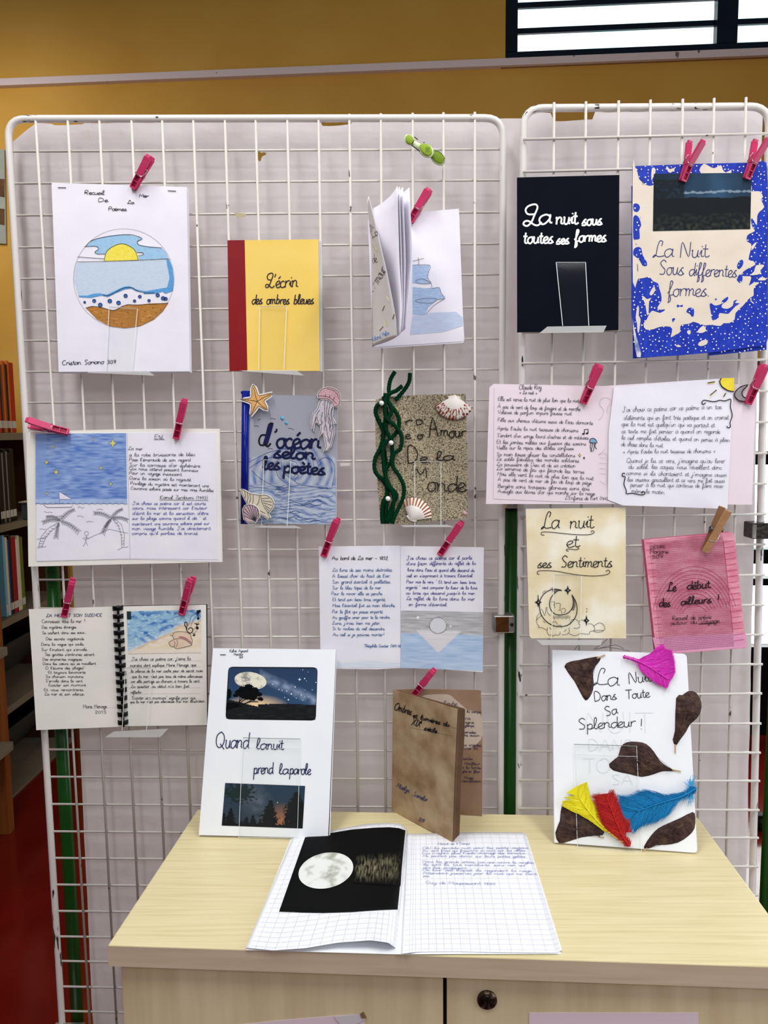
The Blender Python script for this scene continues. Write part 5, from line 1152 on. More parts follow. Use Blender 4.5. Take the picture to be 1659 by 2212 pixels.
pg.strokes('star_tail',C,[[(1005,665),(1007,682)],[(1006,712),(1008,730)],[(175,435),(178,520)]],1.5,INK,t,sm=1)
holder('clear acrylic rest under the cream crescent moon booklet',pg,[(1196,1241),(1255,1243),(1252,1378),(1190,1378)],[(1158,1381),(1300,1381),(1296,1392),(1170,1392)],off=0.004)
# --- 13 pink squared cover
pg=P3((1425,1408),(1610,1402),(1391,1165),-0.066,-0.054)
PKC=M('pink_pencilled_paper','CC7088','EAA8BA',scale=30,stretch=(1,1,3),rough=0.75,c3='DC8CA2',detail=6)
q=rquad([(890,275),(1450,225),(1525,945),(968,988)],[0,28,0,0])
t=doc('booklet','pink pencil shaded squared paper cover hanging from a wooden peg','booklet',pg,d3,q,PKC,thick=0.0010,leaves=2,lo=(-1.8,-.4),leafmat=M('rose_leaf','B85A72'))
pg.fill('lower_band',d3,[(945,880),(1520,850),(1527,942),(968,986)],M('lilac_pink_band','D98FB4','E3A3C0',scale=20,stretch=(1,1,3)),t,off=0.0003)
L=[]
def bl(u,v):
    a,b,c,d=(890,275),(1450,225),(1525,945),(968,988)
    return ((a[0]*(1-u)+b[0]*u)*(1-v)+(d[0]*(1-u)+c[0]*u)*v,(a[1]*(1-u)+b[1]*u)*(1-v)+(d[1]*(1-u)+c[1]*u)*v)
for k in range(1,52): L.append([bl(.04+.84*k/52,.03),bl(.04+.84*k/52,.98)])
for k in range(1,64): L.append([bl(.10,k/65),bl(.86,k/65)])
pg.strokes('squared_ruling',d3,L,0.42,M('mauve_ruling','84405E'),t,off=0.0005,sm=1)
L=[[bl(0.02,.03+k/17),bl(.10,.03+k/17)] for k in range(16)]+[[bl(.87,.08+k/20),bl(.985,.075+k/20)] for k in range(18)]+[[bl(.87,.07),bl(.87,.86)]]
for k in range(11): L.append([(1205+(262-k*17)*math.cos(math.radians(a_)),780+(340-k*24)*math.sin(math.radians(a_))) for a_ in range(192+k*2,350-k*2,8)])
pg.strokes('pencil_arc',d3,L,0.8,M('crimson_pencil','B03A5C'),t,off=0.0006,sm=3)
pg.text('lettering',d3,[(930,332,1025,325,12,'DESIRE'),(926,360,1042,358,16,'Marjorie'),(938,390,1012,388,17,'309')],1.0,INK,t,off=0.0008,jit=.4)
pg.text('lettering',d3,[(1035,595,1090,592,28,'Le'),(1158,582,1302,572,26,'début'),(985,690,1055,686,26,'des'),(1120,678,1360,660,24,'ailleurs !')],2.2,INK,t,off=0.0009,jit=.4)
pg.text('lettering',d3,[(1065,772,1308,762,17,'Recueil de poésie'),(1055,803,1385,785,17,'autour du Voyage...')],1.0,INK,t,off=0.0009,jit=.4)
pg.strokes('underline',d3,[[(1228,795),(1332,792)]],1.5,INK,t,off=0.0009,sm=1)
# --- 14 white booklet on the cabinet: when the night speaks
TS=TZ+0.0005
bA=onZ(429,1805,TS+.0026); bB=onZ(713,1811,TS+.0026); bC=onY(460,1401,bA.y+0.085)
pg=Page(bA,bB,bC)
t=doc('poem_booklet','white booklet with two night sky photographs leaning on the cabinet','booklet',pg,d4,[(262,175),(1422,188),(1348,1968),(128,1938)],PAPER2,thick=0.0008,leaves=0)
pg.fill('leaf',d4,[(300,185),(1428,195),(1365,1960),(150,1940)],PAPER2,t,off=-0.0016,thick=0.0006); pg.fill('dark_leaf',d4,[(300,190),(1424,192),(1356,1950),(150,1930)],M('black_leaf','22242A'),t,off=-0.001,thick=0.0003)
def night1(u,v):
    hill=.76+.05*math.sin(u*3+2.4)-.05*(1-u)+.01*nz(u*40,0,3)
    if u<.35: hill=.62+.4*u
    sky_=mix((.022,.042,.095),(.03,.075,.16),v+.2)
    mw=max(0,1-abs((v-.18)-(u-.40)*.75)*7)*(1 if u>.35 else 0)
    sky_=mix(sky_,(.35,.45,.65),mw*(.45+.5*nz(u*16,v*12,1)))
    gl=max(0,1-math.hypot((u-.33)*1.6,(v-.74)*2.6)*1.7)
    sky_=mix(sky_,(.85,.62,.36),gl*1.15)
    if v>hill: return mix((.010,.012,.014),(.03,.028,.025),nz(u*9,v*30,4))
    return sky_
pp=pg.fill('photograph_print',d4,rquad([(408,350),(1250,356),(1232,858),(380,846)],45),M('photo_black','08090C'),t,off=0.0003)
pg.grid('night_photograph',d4,[(414,360),(1244,366),(1228,850),(388,838)],130,78,vcol(),t,off=0.0006,col=night1,label='moon over a tree at dusk')
NM=(lambda x,y:mix((.80,.76,.64),(.27,.26,.25),(nz(x*1.9,y*1.9,8)+.6*nz(x*5,y*5,2)+.4*nz(x*11,y*11,4))*1.5-.1-.45*x+.25))
V=[];F=[];C_m=[]
for j in range(25):
    for i in range(56):
        r=j/24; an=2*math.pi*i/56; V.append(pg.at(*TT(d4,[(617+150*r*math.cos(an)+14*r*math.sin(an),482+83*r*math.sin(an)+8*r*math.cos(an))])[0],0.0008)); C_m.append(NM(r*math.cos(an),r*math.sin(an)))
for j in range(24):
    for i in range(56):
        k=(i+1)%56; F.append((j*56+i,(j+1)*56+i,(j+1)*56+k,j*56+k))
o=mesh('moon_print',V,F,vcol(),t,smooth=True); ca=o.data.color_attributes.new('Col','FLOAT_COLOR','POINT'); ca.data.foreach_set('color',[x for c in C_m for x in (*c,1.0)])
BLKP=M('photo_silhouette','0B0D0F',spec=0.05)
random.seed(6)
tree=[]
for k in range(40):
    a=math.radians(360*k/40); r=1+.16*nz(k*1.3,2,2)+.1*random.uniform(-1,1); tree.append((600+95*r*math.cos(a),600+50*r*math.sin(a)+ (10 if math.sin(a)>0 else 0)))
pg.fill('tree_silhouette',d4,tree,BLKP,t,off=0.0009)
for (bx,by,br) in ((510,590,38),(545,560,40),(600,545,44),(655,565,40),(695,610,34),(715,655,26),(480,620,26),(640,640,40)):
    pg.fill('tree_silhouette',d4,[(bx+br*(1+.22*random.uniform(-1,1))*math.cos(2*math.pi*k/22),by+br*.62*(1+.3*random.uniform(-1,1))*math.sin(2*math.pi*k/22)) for k in range(22)],BLKP,t,off=0.001)
pg.fill('tree_silhouette',d4,[(398,560),(425,560),(440,590),(432,640),(400,660),(392,690),(470,690),(540,720),(385,760)],BLKP,t,off=0.0009)
pg.strokes('tree_trunk',d4,[[(500,700),(540,650),(590,620)],[(515,700),(560,660),(640,640)],[(530,705),(580,690),(660,650),(720,640)],[(505,695),(520,640),(510,600)],[(560,700),(620,680),(690,680)]],1.6,BLKP,t,off=0.001)
V=[(1080,470,13),(1128,462,6),(1145,483,3),(1038,541,6),(1002,606,10),(974,661,9),(1095,617,5),(1110,665,4),(1048,646,4),(1130,634,4),(1160,634,4),(1233,498,5),(1200,568,4),(885,565,5),(825,516,5),(915,574,4),(958,580,5),(1110,380,4),(1160,400,3),(940,640,4),(1130,572,3),(1070,590,3)]
for x,y,r in V: pg.fill('printed_star',d4,circ(x,y,r,r,8) if r<9 else star4(x,y,r*1.2,r*1.2),M('photo_star','E9EFFA'),t,off=0.0009)
def night2(u,v):
    c=mix((.025,.05,.085),(.035,.05,.07),v); mw=max(0,1-abs(u-.42-.25*(v-.5))*4)*max(0,.7-abs(v-.35))
    c=mix(c,(.16,.19,.24),mw*(.6+.8*nz(u*12,v*9,3)))
    c=mix(c,(.42,.17,.07),max(0,1-math.hypot((u-.74)*3.5,(v-.85)*2.2))*.9)
    for (tx,tw,tp) in ((.10,.07,.58),(.02,.05,.7),(.30,.08,.78),(.38,.07,.72),(.58,.10,.36),(.90,.13,.15),(.80,.06,.62),(.98,.08,.4),(.24,.05,.86),(.47,.05,.8)):
        if v>tp and abs(u-tx)<tw*min(1,(v-tp)*2.2+.15)*(1+.7*nz(u*50,v*36,tx)): return (.012,.013,.014)
    if v>.93+.03*nz(u*30,0,1): return (.012,.013,.014)
    if math.hypot((u-.18)/.17,(v-.22)/.22)<1+.9*nz(u*22,v*18,9): return (.018,.03,.034)
    return c
pg.grid('night_photograph',d4,[(378,1446),(1132,1474),(1108,1876),(345,1848)],130,78,vcol(),t,off=0.0004,col=night2,label='dark forest silhouettes under stars')
pg.fill('printed_star',d4,circ(872,1630,5,5,8),M('photo_star','E9EFFA'),t,off=0.0009)
DPN=M('blue_black_pen','232A55')
pg.text('lettering',d4,[(285,1112,600,1122,75,'Quand'),(670,1125,770,1128,52,'la'),(775,1130,930,1130,52,'nuit'),(645,1358,830,1356,54,'prend'),(885,1362,975,1362,50,'la'),(985,1362,1185,1366,50,'parole')],1.9,DPN,t,off=0.0008,sm=4,slant=0.08,jit=.3)
pg.text('lettering',d4,[(420,213,592,211,18,'Kalvin Aymard'),(458,243,550,243,16,'Nantour'),(508,270,546,270,16,'309')],0.9,DARKINK,t,off=0.0008)
pg.strokes('staple',d4,[[(331,237),(384,238)]],1.6,M('staple_wire','4A4A50',metal=0.6,rough=0.3),t,off=0.001,sm=1)
def easel(label,pg,tab,rear_y):
    t=thing('clear_easel',label,'easel',pg.at(*tab[3]),'clear easels on the cabinet')
    pg.fill('front_plate',ID,tab,ACR,t,off=0.004,thick=0.002)
    a,b=pg.at(tab[3][0],tab[3][1],0.004),pg.at(tab[2][0],tab[2][1],0.004)
    z=TZ+0.0008; a=Vector((a.x,a.y,z)); b=Vector((b.x,b.y,z)); dv=Vector((0,0.06,0)); up=Vector((0,0,0.002))
    prism8('foot_plate',[a,b,b+dv,a+dv,a+up,b+up,b+dv+up,a+dv+up],ACR,t)
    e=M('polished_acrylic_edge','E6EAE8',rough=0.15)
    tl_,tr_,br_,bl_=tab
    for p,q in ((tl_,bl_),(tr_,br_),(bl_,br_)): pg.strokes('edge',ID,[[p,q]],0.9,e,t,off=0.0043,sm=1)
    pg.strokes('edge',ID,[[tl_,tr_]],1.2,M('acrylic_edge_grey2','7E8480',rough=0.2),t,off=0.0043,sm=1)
    k=.2
    L_=(tl_[0]*(1-k*.5)+bl_[0]*k*.5,tl_[1]*(1-k*.5)+bl_[1]*k*.5);R_=(tr_[0]*(1-k*.5)+br_[0]*k*.5,tr_[1]*(1-k*.5)+br_[1]*k*.5)
    pg.strokes('bend_line',ID,[[L_,R_]],0.7,M('frosted_bend','D2D7DA',rough=0.4),t,off=0.0043,sm=1)
easel('clear easel plate in front of the white night photograph booklet',pg,[(526,1593),(650,1596),(643,1809),(517,1807)],0)
# --- 15 brown tea stained booklet standing open
TEA=M('tea_stained_paper','8A6C4C','BFA888',scale=20,rough=0.85,c3='AA9070',detail=8,bump=0.08,bscale=60,contrast=1.3)
TEAD=M('tea_stained_dark','8A6A50','A08672',scale=20,rough=0.85,detail=6)
sB=onZ(847,1751,TS); fB=onZ(976,1817,TZ+0.0048); rB=onZ(1040,1763,TS)
t=thing('booklet','tea stained brown booklet standing half open on the cabinet under a pink peg','booklet',sB)
sT=onY(849,1492,sB.y); fT=onY(988,1533,fB.y); rT=onY(1038,1494,rB.y)
pf=Page(sB,fB,sT); pf2=Page(sB,rB,sT)
pf.fill('front_cover',d5,[(335,290),(1015,498),(985,1150),(962,1898),(322,1570)],TEA,t,off=0.0,thick=0.0008)
pf2.fill('back_cover',d5,[(340,292),(600,286),(1200,295),(1262,300),(1280,900),(1275,1625),(322,1560)],TEAD,t,off=0.0,thick=0.0008)
# inner leaves bundle behind the front cover
for k in range(4):
    pf.fill('leaf',d5,[(338,296),(1015+14*k,490+2*k),(1030+14*k,505),(1024+12*k,900),(1008+10*k,1150),(985+9*k,1870-12*k),(962,1893-8*k),(326,1568)],M('tea_leaf_edge','6E5240','82644E',scale=30),t,off=-0.0014-0.0012*k,thick=0.0005)
MK=M('black_marker','101018')
pf.text('lettering',d5,[(345,500,530,558,40,'Ombres'),(548,582,930,682,31,'et lumières du')],1.8,MK,t,off=0.0006,sm=3,jit=.3)
pf.text('lettering',d5,[(530,664,625,688,38,'XIX'),(665,712,800,748,30,'siècle'),(622,640,640,645,16,'e')],1.8,MK,t,off=0.0006,sm=3,jit=.3)
pf.text('lettering',d5,[(370,1315,510,1375,32,'Maëlys'),(545,1405,695,1475,32,'Samelor'),(600,1672,662,1695,34,'309')],1.3,NB,t,off=0.0006,sm=3,jit=.3)
pf.strokes('ruled_line',d5,[[(345,498),(1000,700)],[(520,690),(960,780)]],0.5,M('brown_line','6E5540'),t,off=0.0004,sm=1)
pf2.fill('pale_patch',d5,[(640,360),(900,340),(1000,400),(1120,500),(1262,560),(1262,820),(1060,900),(1060,520),(860,450)],M('pale_tea','B9A696','C6B5A8',scale=20),t,off=0.0003,sm=4)
pf2.text('lettering',d5,[(870,455,1010,460,32,"l'aube"),(1075,530,1265,538,20,'_ la campa'),(1075,605,1150,608,22,'era'),(1072,645,1200,648,18,'tagne.'),(1072,680,1200,682,18,'ngtemps.'),(1080,748,1222,752,18,'pensées,'),(1070,782,1250,784,18,'dre aucun'),(1062,885,1268,888,20,'ins croisées'),(1060,918,1230,920,18,'mme la'),(1070,1030,1175,1032,18,'tombe'),(1090,1080,1255,1084,18,'Harfleur'),(1062,1122,1262,1126,18,'à la tombe'),(1058,1162,1265,1166,18,'yère en fleur.'),(1090,1230,1185,1232,18,'Hugo'),(1055,1265,1270,1268,18,'ntemplation')],1.0,M('brown_violet_ink','3A2A4A'),t,off=0.0006,jit=.3)
# --- 16 white cover with feathers and petals
bA=onZ(1196,1821,TS+.0026); bB=onZ(1507,1842,TS+.0026); bC=onY(1194,1404,bA.y+0.085)
pg=Page(bA,bB,bC)
CT=d6
q=rquad([(225,105),(1118,130),(1190,1455),(240,1385)],[0,30,30,0])
t=doc('booklet','white booklet decorated with coloured feathers and dried brown petals on the cabinet','booklet',pg,CT,q,PAPER2,thick=0.0014,leaves=1,lo=(-1.2,-.3))
pg.text('lettering',CT,[(498,340,665,342,56,'La'),(732,330,885,312,37,'Nuit'),(505,448,655,432,33,'Dans'),(712,430,872,418,31,'Toute'),(580,545,660,525,33,'Sa'),(398,635,780,612,36,'Splendeur'),(800,632,830,632,36,'!')],1.4,INK,t,off=0.0006,sm=4,slant=.04,jit=.5)
FG=M('faint_erased_pencil','E3E6EA')
pg.text('erased_lettering',CT,[(440,660,910,655,70,'NUIT'),(465,775,760,775,38,'DANS'),(430,925,620,925,50,'TO'),(620,1000,770,1000,34,'SA')],1.5,FG,t,off=0.0004,sm=2,slant=0,jit=.2)
PET=M('dried_petal','33221F','5A4436',scale=80,rough=0.6,c3='43302E',contrast=1.3,bump=0.5,bscale=160,detail=6)
PET2=M('dried_petal_stalk','B9A078',rough=0.7)
petals=[([(305,215),(345,182),(400,172),(480,155),(545,150),(535,185),(510,215),(495,260),(500,320),(495,370),(475,415),(445,440),(410,385),(370,310)],[(520,160),(575,138)],'brown petal at the top left corner of the cover'),
 ([(1048,425),(1090,405),(1130,378),(1180,388),(1215,450),(1212,510),(1185,560),(1140,600),(1110,650),(1075,700),(1045,740),(1025,700),(1040,640)],[(1040,730),(1040,790)],'brown petal at the right edge of the cover'),
 ([(602,862),(660,815),(680,750),(720,718),(790,715),(850,730),(900,780),(940,840),(990,880),(1040,910),(960,910),(900,930),(820,948),(740,930),(630,905)],[(1020,900),(1078,912)],'brown petal in the middle of the cover'),
 ([(290,1135),(360,1165),(440,1210),(510,1255),(565,1300),(560,1335),(500,1340),(420,1350),(340,1375),(270,1388),(245,1320),(275,1240)],[(540,1345),(568,1350)],'brown petal at the bottom left corner of the cover'),
 ([(1158,1182),(1175,1215),(1170,1290),(1130,1340),(1060,1385),(980,1400),(920,1402),(850,1425),(835,1410),(880,1340),(930,1290),(1000,1255),(1080,1220)],[(855,1420),(820,1446)],'brown petal at the bottom right corner of the cover')]
for P,stl,lab in petals:
    o=dome('petal',pg,CT,P,PET,t,h=0.003,off=0.0006,rings=7,sm=2,wr=0.0025)
    pg.strokes('petal_stalk',CT,[stl],2.8,PET2,o,off=0.002,sm=1)
    cx,cy=stl[0]; V=[]
    L=[[(cx,cy),((cx+p[0])/2+5,(cy+p[1])/2),((cx*.2+p[0]*.8),(cy*.2+p[1]*.8))] for p in P if math.dist(p,(cx,cy))>120]; L=[l for l in L if inpoly(*l[1],P) and inpoly(*l[2],P)]
    pg.strokes('petal_vein',CT,L,0.6,M('petal_vein_dark','33201C'),o,off=0.0052,sm=3)
def feather(lab,poly,shaft,cols,seed,fluff=0.4,w0=1.15,off=0.006,body=0.84):
    random.seed(seed)
    S=smooth2(shaft,8); n=len(S)
    ms=[M(lab[:6].strip().replace(' ','_')+'_feather_%s'%('abc'[i]),c,rough=0.7) for i,c in enumerate(cols)]
    V=[];F=[];MI=[]
    PP=TT(CT,[shaft[0]])
    o=pg.fill('feather',CT,poly,ms[0],t,off=off-0.0006,thick=0.0006,label=lab)
    poly2=poly
    cen=[]
    for k in range(1500):
        i=random.random()**.8*(n-1); i0=int(i); p=S[i0]; q_=S[min(i0+1,n-1)]
        tx,ty=q_[0]-p[0],q_[1]-p[1]; l=math.hypot(tx,ty) or 1; tx/=l;ty/=l
        sg=random.choice((-1,1)); an=math.radians(random.uniform(28,58))*sg
        dx,dy=tx*math.cos(an)-ty*math.sin(an),tx*math.sin(an)+ty*math.cos(an)
        # march to the outline
        r=0
        while r<400 and (inpoly(p[0]+dx*(r+8),p[1]+dy*(r+8),poly) or r<8): r+=8
        r*=1; r+=random.uniform(0,34)*fluff
        if r<14: continue
        b=random.uniform(-.12,.12)*r
        L=[(p[0],p[1]),(p[0]+dx*r*.5-dy*b,p[1]+dy*r*.5+dx*b),(p[0]+dx*r,p[1]+dy*r)]
        nf=len(F); pg.ribbons([smooth2(TT(CT,L),3)],w0,off+random.uniform(0,.0006),V,F,taper=True); MI+=[random.choice((0,0,1,2))]*(len(F)-nf)
    mesh('barbs',V,F,ms,o,mi=MI,stuff=True)
    pts=[pg.at(*TT(CT,[p])[0],off+0.0018) for p in S]; tube('quill',pts,[0.0010*(1-.7*i/n)+.0002 for i in range(n)],ms[1],o,n=6)
feather('magenta pink feather at the top of the cover',[(780,180),(830,150),(880,125),(910,90),(960,65),(970,100),(1010,105),(1030,180),(1035,250),(1005,310),(978,358),(920,330),(860,285),(810,240),(795,200)],[(690,148),(770,172),(850,210),(990,300)],('D62CB4','E048C4','B81E96'),1)
feather('yellow feather at the lower left of the cover',[(290,1105),(360,1100),(300,1080),(375,1070),(318,1050),(380,1010),(455,978),(458,1060),(480,1090),(520,1150),(560,1230),(620,1320),(690,1370),(640,1330),(560,1300),(480,1240),(380,1180),(290,1140)],[(700,1375),(600,1310),(480,1190),(400,1080)],('E6D81E','F0E63A','CFC012'),2,fluff=.15)
feather('red feather beside the yellow one',[(500,1075),(560,1055),(625,1052),(645,1100),(665,1170),(690,1240),(745,1250),(750,1310),(700,1310),(690,1370),(640,1330),(590,1290),(540,1210),(520,1130)],[(735,1400),(690,1340),(640,1230),(580,1080)],('A81C1E','BE2A26','8C1216'),3,fluff=1.1,off=0.0085)
feather('blue feather across the lower right of the cover',[(668,1070),(740,1080),(800,1045),(860,1035),(920,1060),(990,1070),(1060,1060),(1100,1050),(1060,1090),(1020,1150),(970,1210),(880,1240),(820,1260),(770,1305),(740,1260),(745,1220),(690,1230),(665,1180)],[(1175,1015),(1080,1070),(950,1110),(780,1170)],('1272AE','1C84C4','0E5E96'),4,fluff=1.1,off=0.0075)
o=[x for x in t.children if x.name.startswith('feather')][-1]
L=[];random.seed(8)
for k in range(110):
    x,y=random.uniform(1100,1165),random.uniform(935,1120); a=random.uniform(0,6.28); L.append([(1140+random.uniform(-20,20),1030+random.uniform(-70,60)),((1140+x)/2,(1030+y)/2+6),(x+18*math.cos(a),y+22*math.sin(a))])
pg.strokes('fluffy_tuft',CT,L,0.7,M('pale_blue_fluff','3F9AD0'),o,off=0.007,sm=3)
L=[[(370,105),(400,70),(420,68)],[(500,100),(560,60),(592,30)],[(505,102),(600,88),(740,112)],[(520,100),(640,72),(700,98)]]
pg.strokes('black_wisp',CT,L,0.9,INK,t,off=0.0005,sm=3)
easel('clear easel plate in front of the feather booklet',pg,[(1239,1607),(1374,1611),(1385,1839),(1247,1829)],0)
# --- 17 squared notebook lying open on the cabinet
NBP=M('notebook_paper','F0F2F8','F5F7FB',scale=10,rough=0.7)
NZ=TZ+0.0012
sx0,sx1=onZ(879,1800,NZ),onZ(852,2058,NZ)
sdir=(sx1-sx0).normalized(); sn=Vector((sdir.y,-sdir.x,0)); sn=sn if sn.x<0 else -sn  # points left
def hL(p):
    d=(p-sx0).dot(sn)
    if d<0: return 0.0
    k=min(d/0.165,1)
    v=max(0,min(1,(p-sx0).dot(sdir)/(sx1-sx0).length)); amp=0.004+0.010*v**1.2 if v<.99 else .014
    amp=max(amp,0.010*(1-v)**2+0.003)
    rise=min(1,d/0.013); return 0.0022+amp*math.sin(rise*math.pi/2)*(max(0,1-k)**1.1)*math.cos(k*.3)
def hR(p):
    d=-(p-sx0).dot(sn)
    if d<0: return 0.0
    return 0.0022+0.0025*math.exp(-((d-.012)/.012)**2)
up=Vector((0,0,1))
class Flat(Page):
    def __init__(s,z,h): s.p0=Vector((0,0,z)); s.n=Vector((0,0,1)); s.h=h
pl=Flat(NZ,hL); pr=Flat(NZ,hR); pz=Flat(NZ,None)
t=thing('notebook','white squared notebook lying open on the cabinet with a moon photograph','notebook',pz.at(850,2058))
def underleaf(name,quad,z,mat,off):
    f=Flat(z,None); return f.fill(name,ID,quad,mat,t,off=0,thick=0.0004)
underleaf('cover',[(628,1812),(878,1806),(1133,1800),(1212,2061),(851,2061),(531,2052)],TZ+0.0009,PAPER2,0)
underleaf('leaf',rquad([(882,1806),(1133,1799),(1212,2060),(853,2061)],[0,10,12,0]),TZ+0.0021,NBP,0)
tlp=[(652,1806),(715,1794),(770,1783),(822,1777),(858,1778),(875,1786),(879,1797)]
quadL=[(640,1809),(879,1797),(866,2052),(531,2046)]
def gridpoly(pg_,top,bot,nx,ny,name,mat,off=0):
    def pol(P,u):
        k=u*(len(P)-1); i=min(int(k),len(P)-2); f=k-i; return (P[i][0]*(1-f)+P[i+1][0]*f,P[i][1]*(1-f)+P[i+1][1]*f)
    V=[];F=[]
    for j in range(ny+1):
        v=j/ny
        for i in range(nx+1):
            u=i/nx; a=pol(top,u); b=pol(bot,u); V.append(pg_.at(a[0]*(1-v)+b[0]*v,a[1]*(1-v)+b[1]*v,off))
    for j in range(ny):
        for i in range(nx):
            k=j*(nx+1)+i; F.append((k,k+nx+1,k+nx+2,k+1))
    return mesh(name,V,F,mat,t,smooth=True,solid=0.0003),pol
topL=[(632,1810),(690,1800),(750,1787),(800,1779),(840,1777),(865,1780),(878,1789),(880,1798)]
botL=[(531,2047),(590,2053),(660,2048),(730,2036),(800,2031),(838,2036),(858,2050),(866,2060)]
_,pol=gridpoly(pl,topL,botL,48,30,'left_page',NBP)
topR=[(881,1800),(900,1801),(960,1799),(1040,1797),(1128,1798),(1137,1804)]
botR=[(868,2060),(900,2056),(980,2055),(1080,2057),(1200,2058),(1214,2052)]
gridpoly(pr,topR,botR,48,30,'right_page',NBP)
def ruled(pg_,top,bot,us,vs_,name):
    L=[]
    for u in us:
        a=pol(top,u);b=pol(bot,u); L.append([(a[0]*(1-k/14)+b[0]*k/14,a[1]*(1-k/14)+b[1]*k/14) for k in range(15)])
    for v in vs_:
        R=[]
        for k in range(25):
            u=.02+.96*k/24; a=pol(top,u);b=pol(bot,u); R.append((a[0]*(1-v)+b[0]*v,a[1]*(1-v)+b[1]*v))
        L.append(R)
    pg_.strokes(name,ID,L,0.5,M('pale_ruling','CDCEDD'),t,off=0.0006,sm=1)
ruled(pl,topL,botL,[(k+1)/20 for k in range(19)],[.05+.93*((k/22)**1.0) for k in range(23)],'squared_ruling')
ruled(pr,topR,botR,[.1+(k)/24 for k in range(21)],[.05+.93*((k/22)) for k in range(23)],'squared_ruling')
# moon print glued on the left page
topM=[(659,1810),(700,1803),(760,1793),(810,1789),(840,1788),(862,1790),(876,1795)]; botM=[(603,1970),(650,1972),(700,1973),(760,1971),(800,1968),(835,1966),(859,1966)]
gridpoly(pl,topM,botM,40,20,'moon_photograph',M('black_print','0C0D0E','0E0F10',scale=20,rough=0.65,spec=0.06),off=0.0010)
def mp(u,v): 
    a=pol(topM,u);b=pol(botM,u); return (a[0]*(1-v)+b[0]*v,a[1]*(1-v)+b[1]*v)
def polar(cx,cy,rx,ry,rot,name,col,nr=22,na=48,pg_=None,off=0.0018,parent=None):
    V=[];F=[];C=[]
    for j in range(nr+1):
        r=j/nr
        for i in range(na):
            a=2*math.pi*i/na; x,y=rx*r*math.cos(a),ry*r*math.sin(a); c_,s_=math.cos(rot),math.sin(rot)
            X,Y=cx+x*c_-y*s_,cy+x*s_+y*c_; V.append((pg_ or pl).at(X,Y,off)); C.append(col(r*math.cos(a),r*math.sin(a)))
    for j in range(nr):
        for i in range(na):
            k=(i+1)%na; F.append((j*na+i,(j+1)*na+i,(j+1)*na+k,j*na+k))
    o=mesh(name,V,F,vcol(),parent or t,smooth=True); ca=o.data.color_attributes.new('Col','FLOAT_COLOR','POINT'); ca.data.foreach_set('color',[x for c in C for x in (*c,1.0)])
polar(704,1883,60,38,-.22,'moon_print',lambda x,y:mix((.82,.84,.82),(.40,.42,.34),(nz(x*1.5,y*1.5,3)+.7*nz(x*4,y*4,5)+.35*nz(x*9,y*9,2))*1.3+.12))
def refl(u,v):
    f=nz(u*30,v*5,2)+.5*nz(u*70,v*12,4); e=max(0,1-abs(v-.5)*2.1)*(1-.4*u); e*=min(1,u*8)*min(1,(1-u)*6); return mix((.0040,.0042,.0046),(.40,.37,.22),max(0,f*.9+.25)*e)
pl.grid('moonlight_reflection',d7,[(590,195),(820,170),(808,345),(582,330)],60,36,vcol(),t,off=0.0016,col=refl)
PB=M('pale_violet_ink','6C74B4')
pr.text('lettering',d7,[(985,146,1140,144,7,'Minuit de l.Temps'),(912,166,1420,164,7,'Oh! la terrible nuit pour les petits oiseaux'),(912,178,1405,177,7,"Au vent froid qui frissonne et court par les allées"),(912,190,1408,190,7,"Eux n'ayant plus l'asile ombragé des berceaux,"),(914,203,1410,206,7,'Ne peuvent pas dormir sur leurs pattes gelées.'),(912,230,1445,235,7,'Dans les grands arbres nus que couvre le verglas'),(914,245,1405,248,7,'Ils sont là, tout tremblants, sans rien qui'),(916,258,1130,262,7,'qui les protègent.'),(914,270,1440,275,7,'De leur oeil inquiet ils regardent la neige,'),(914,285,1458,290,7,"Attendant jusqu'au jour la nuit qui ne vient"),(916,298,950,299,7,'pas.'),(928,332,1262,338,9,'Guy de Maupassant 1880')],0.75,PB,t,off=0.0008,sm=2)
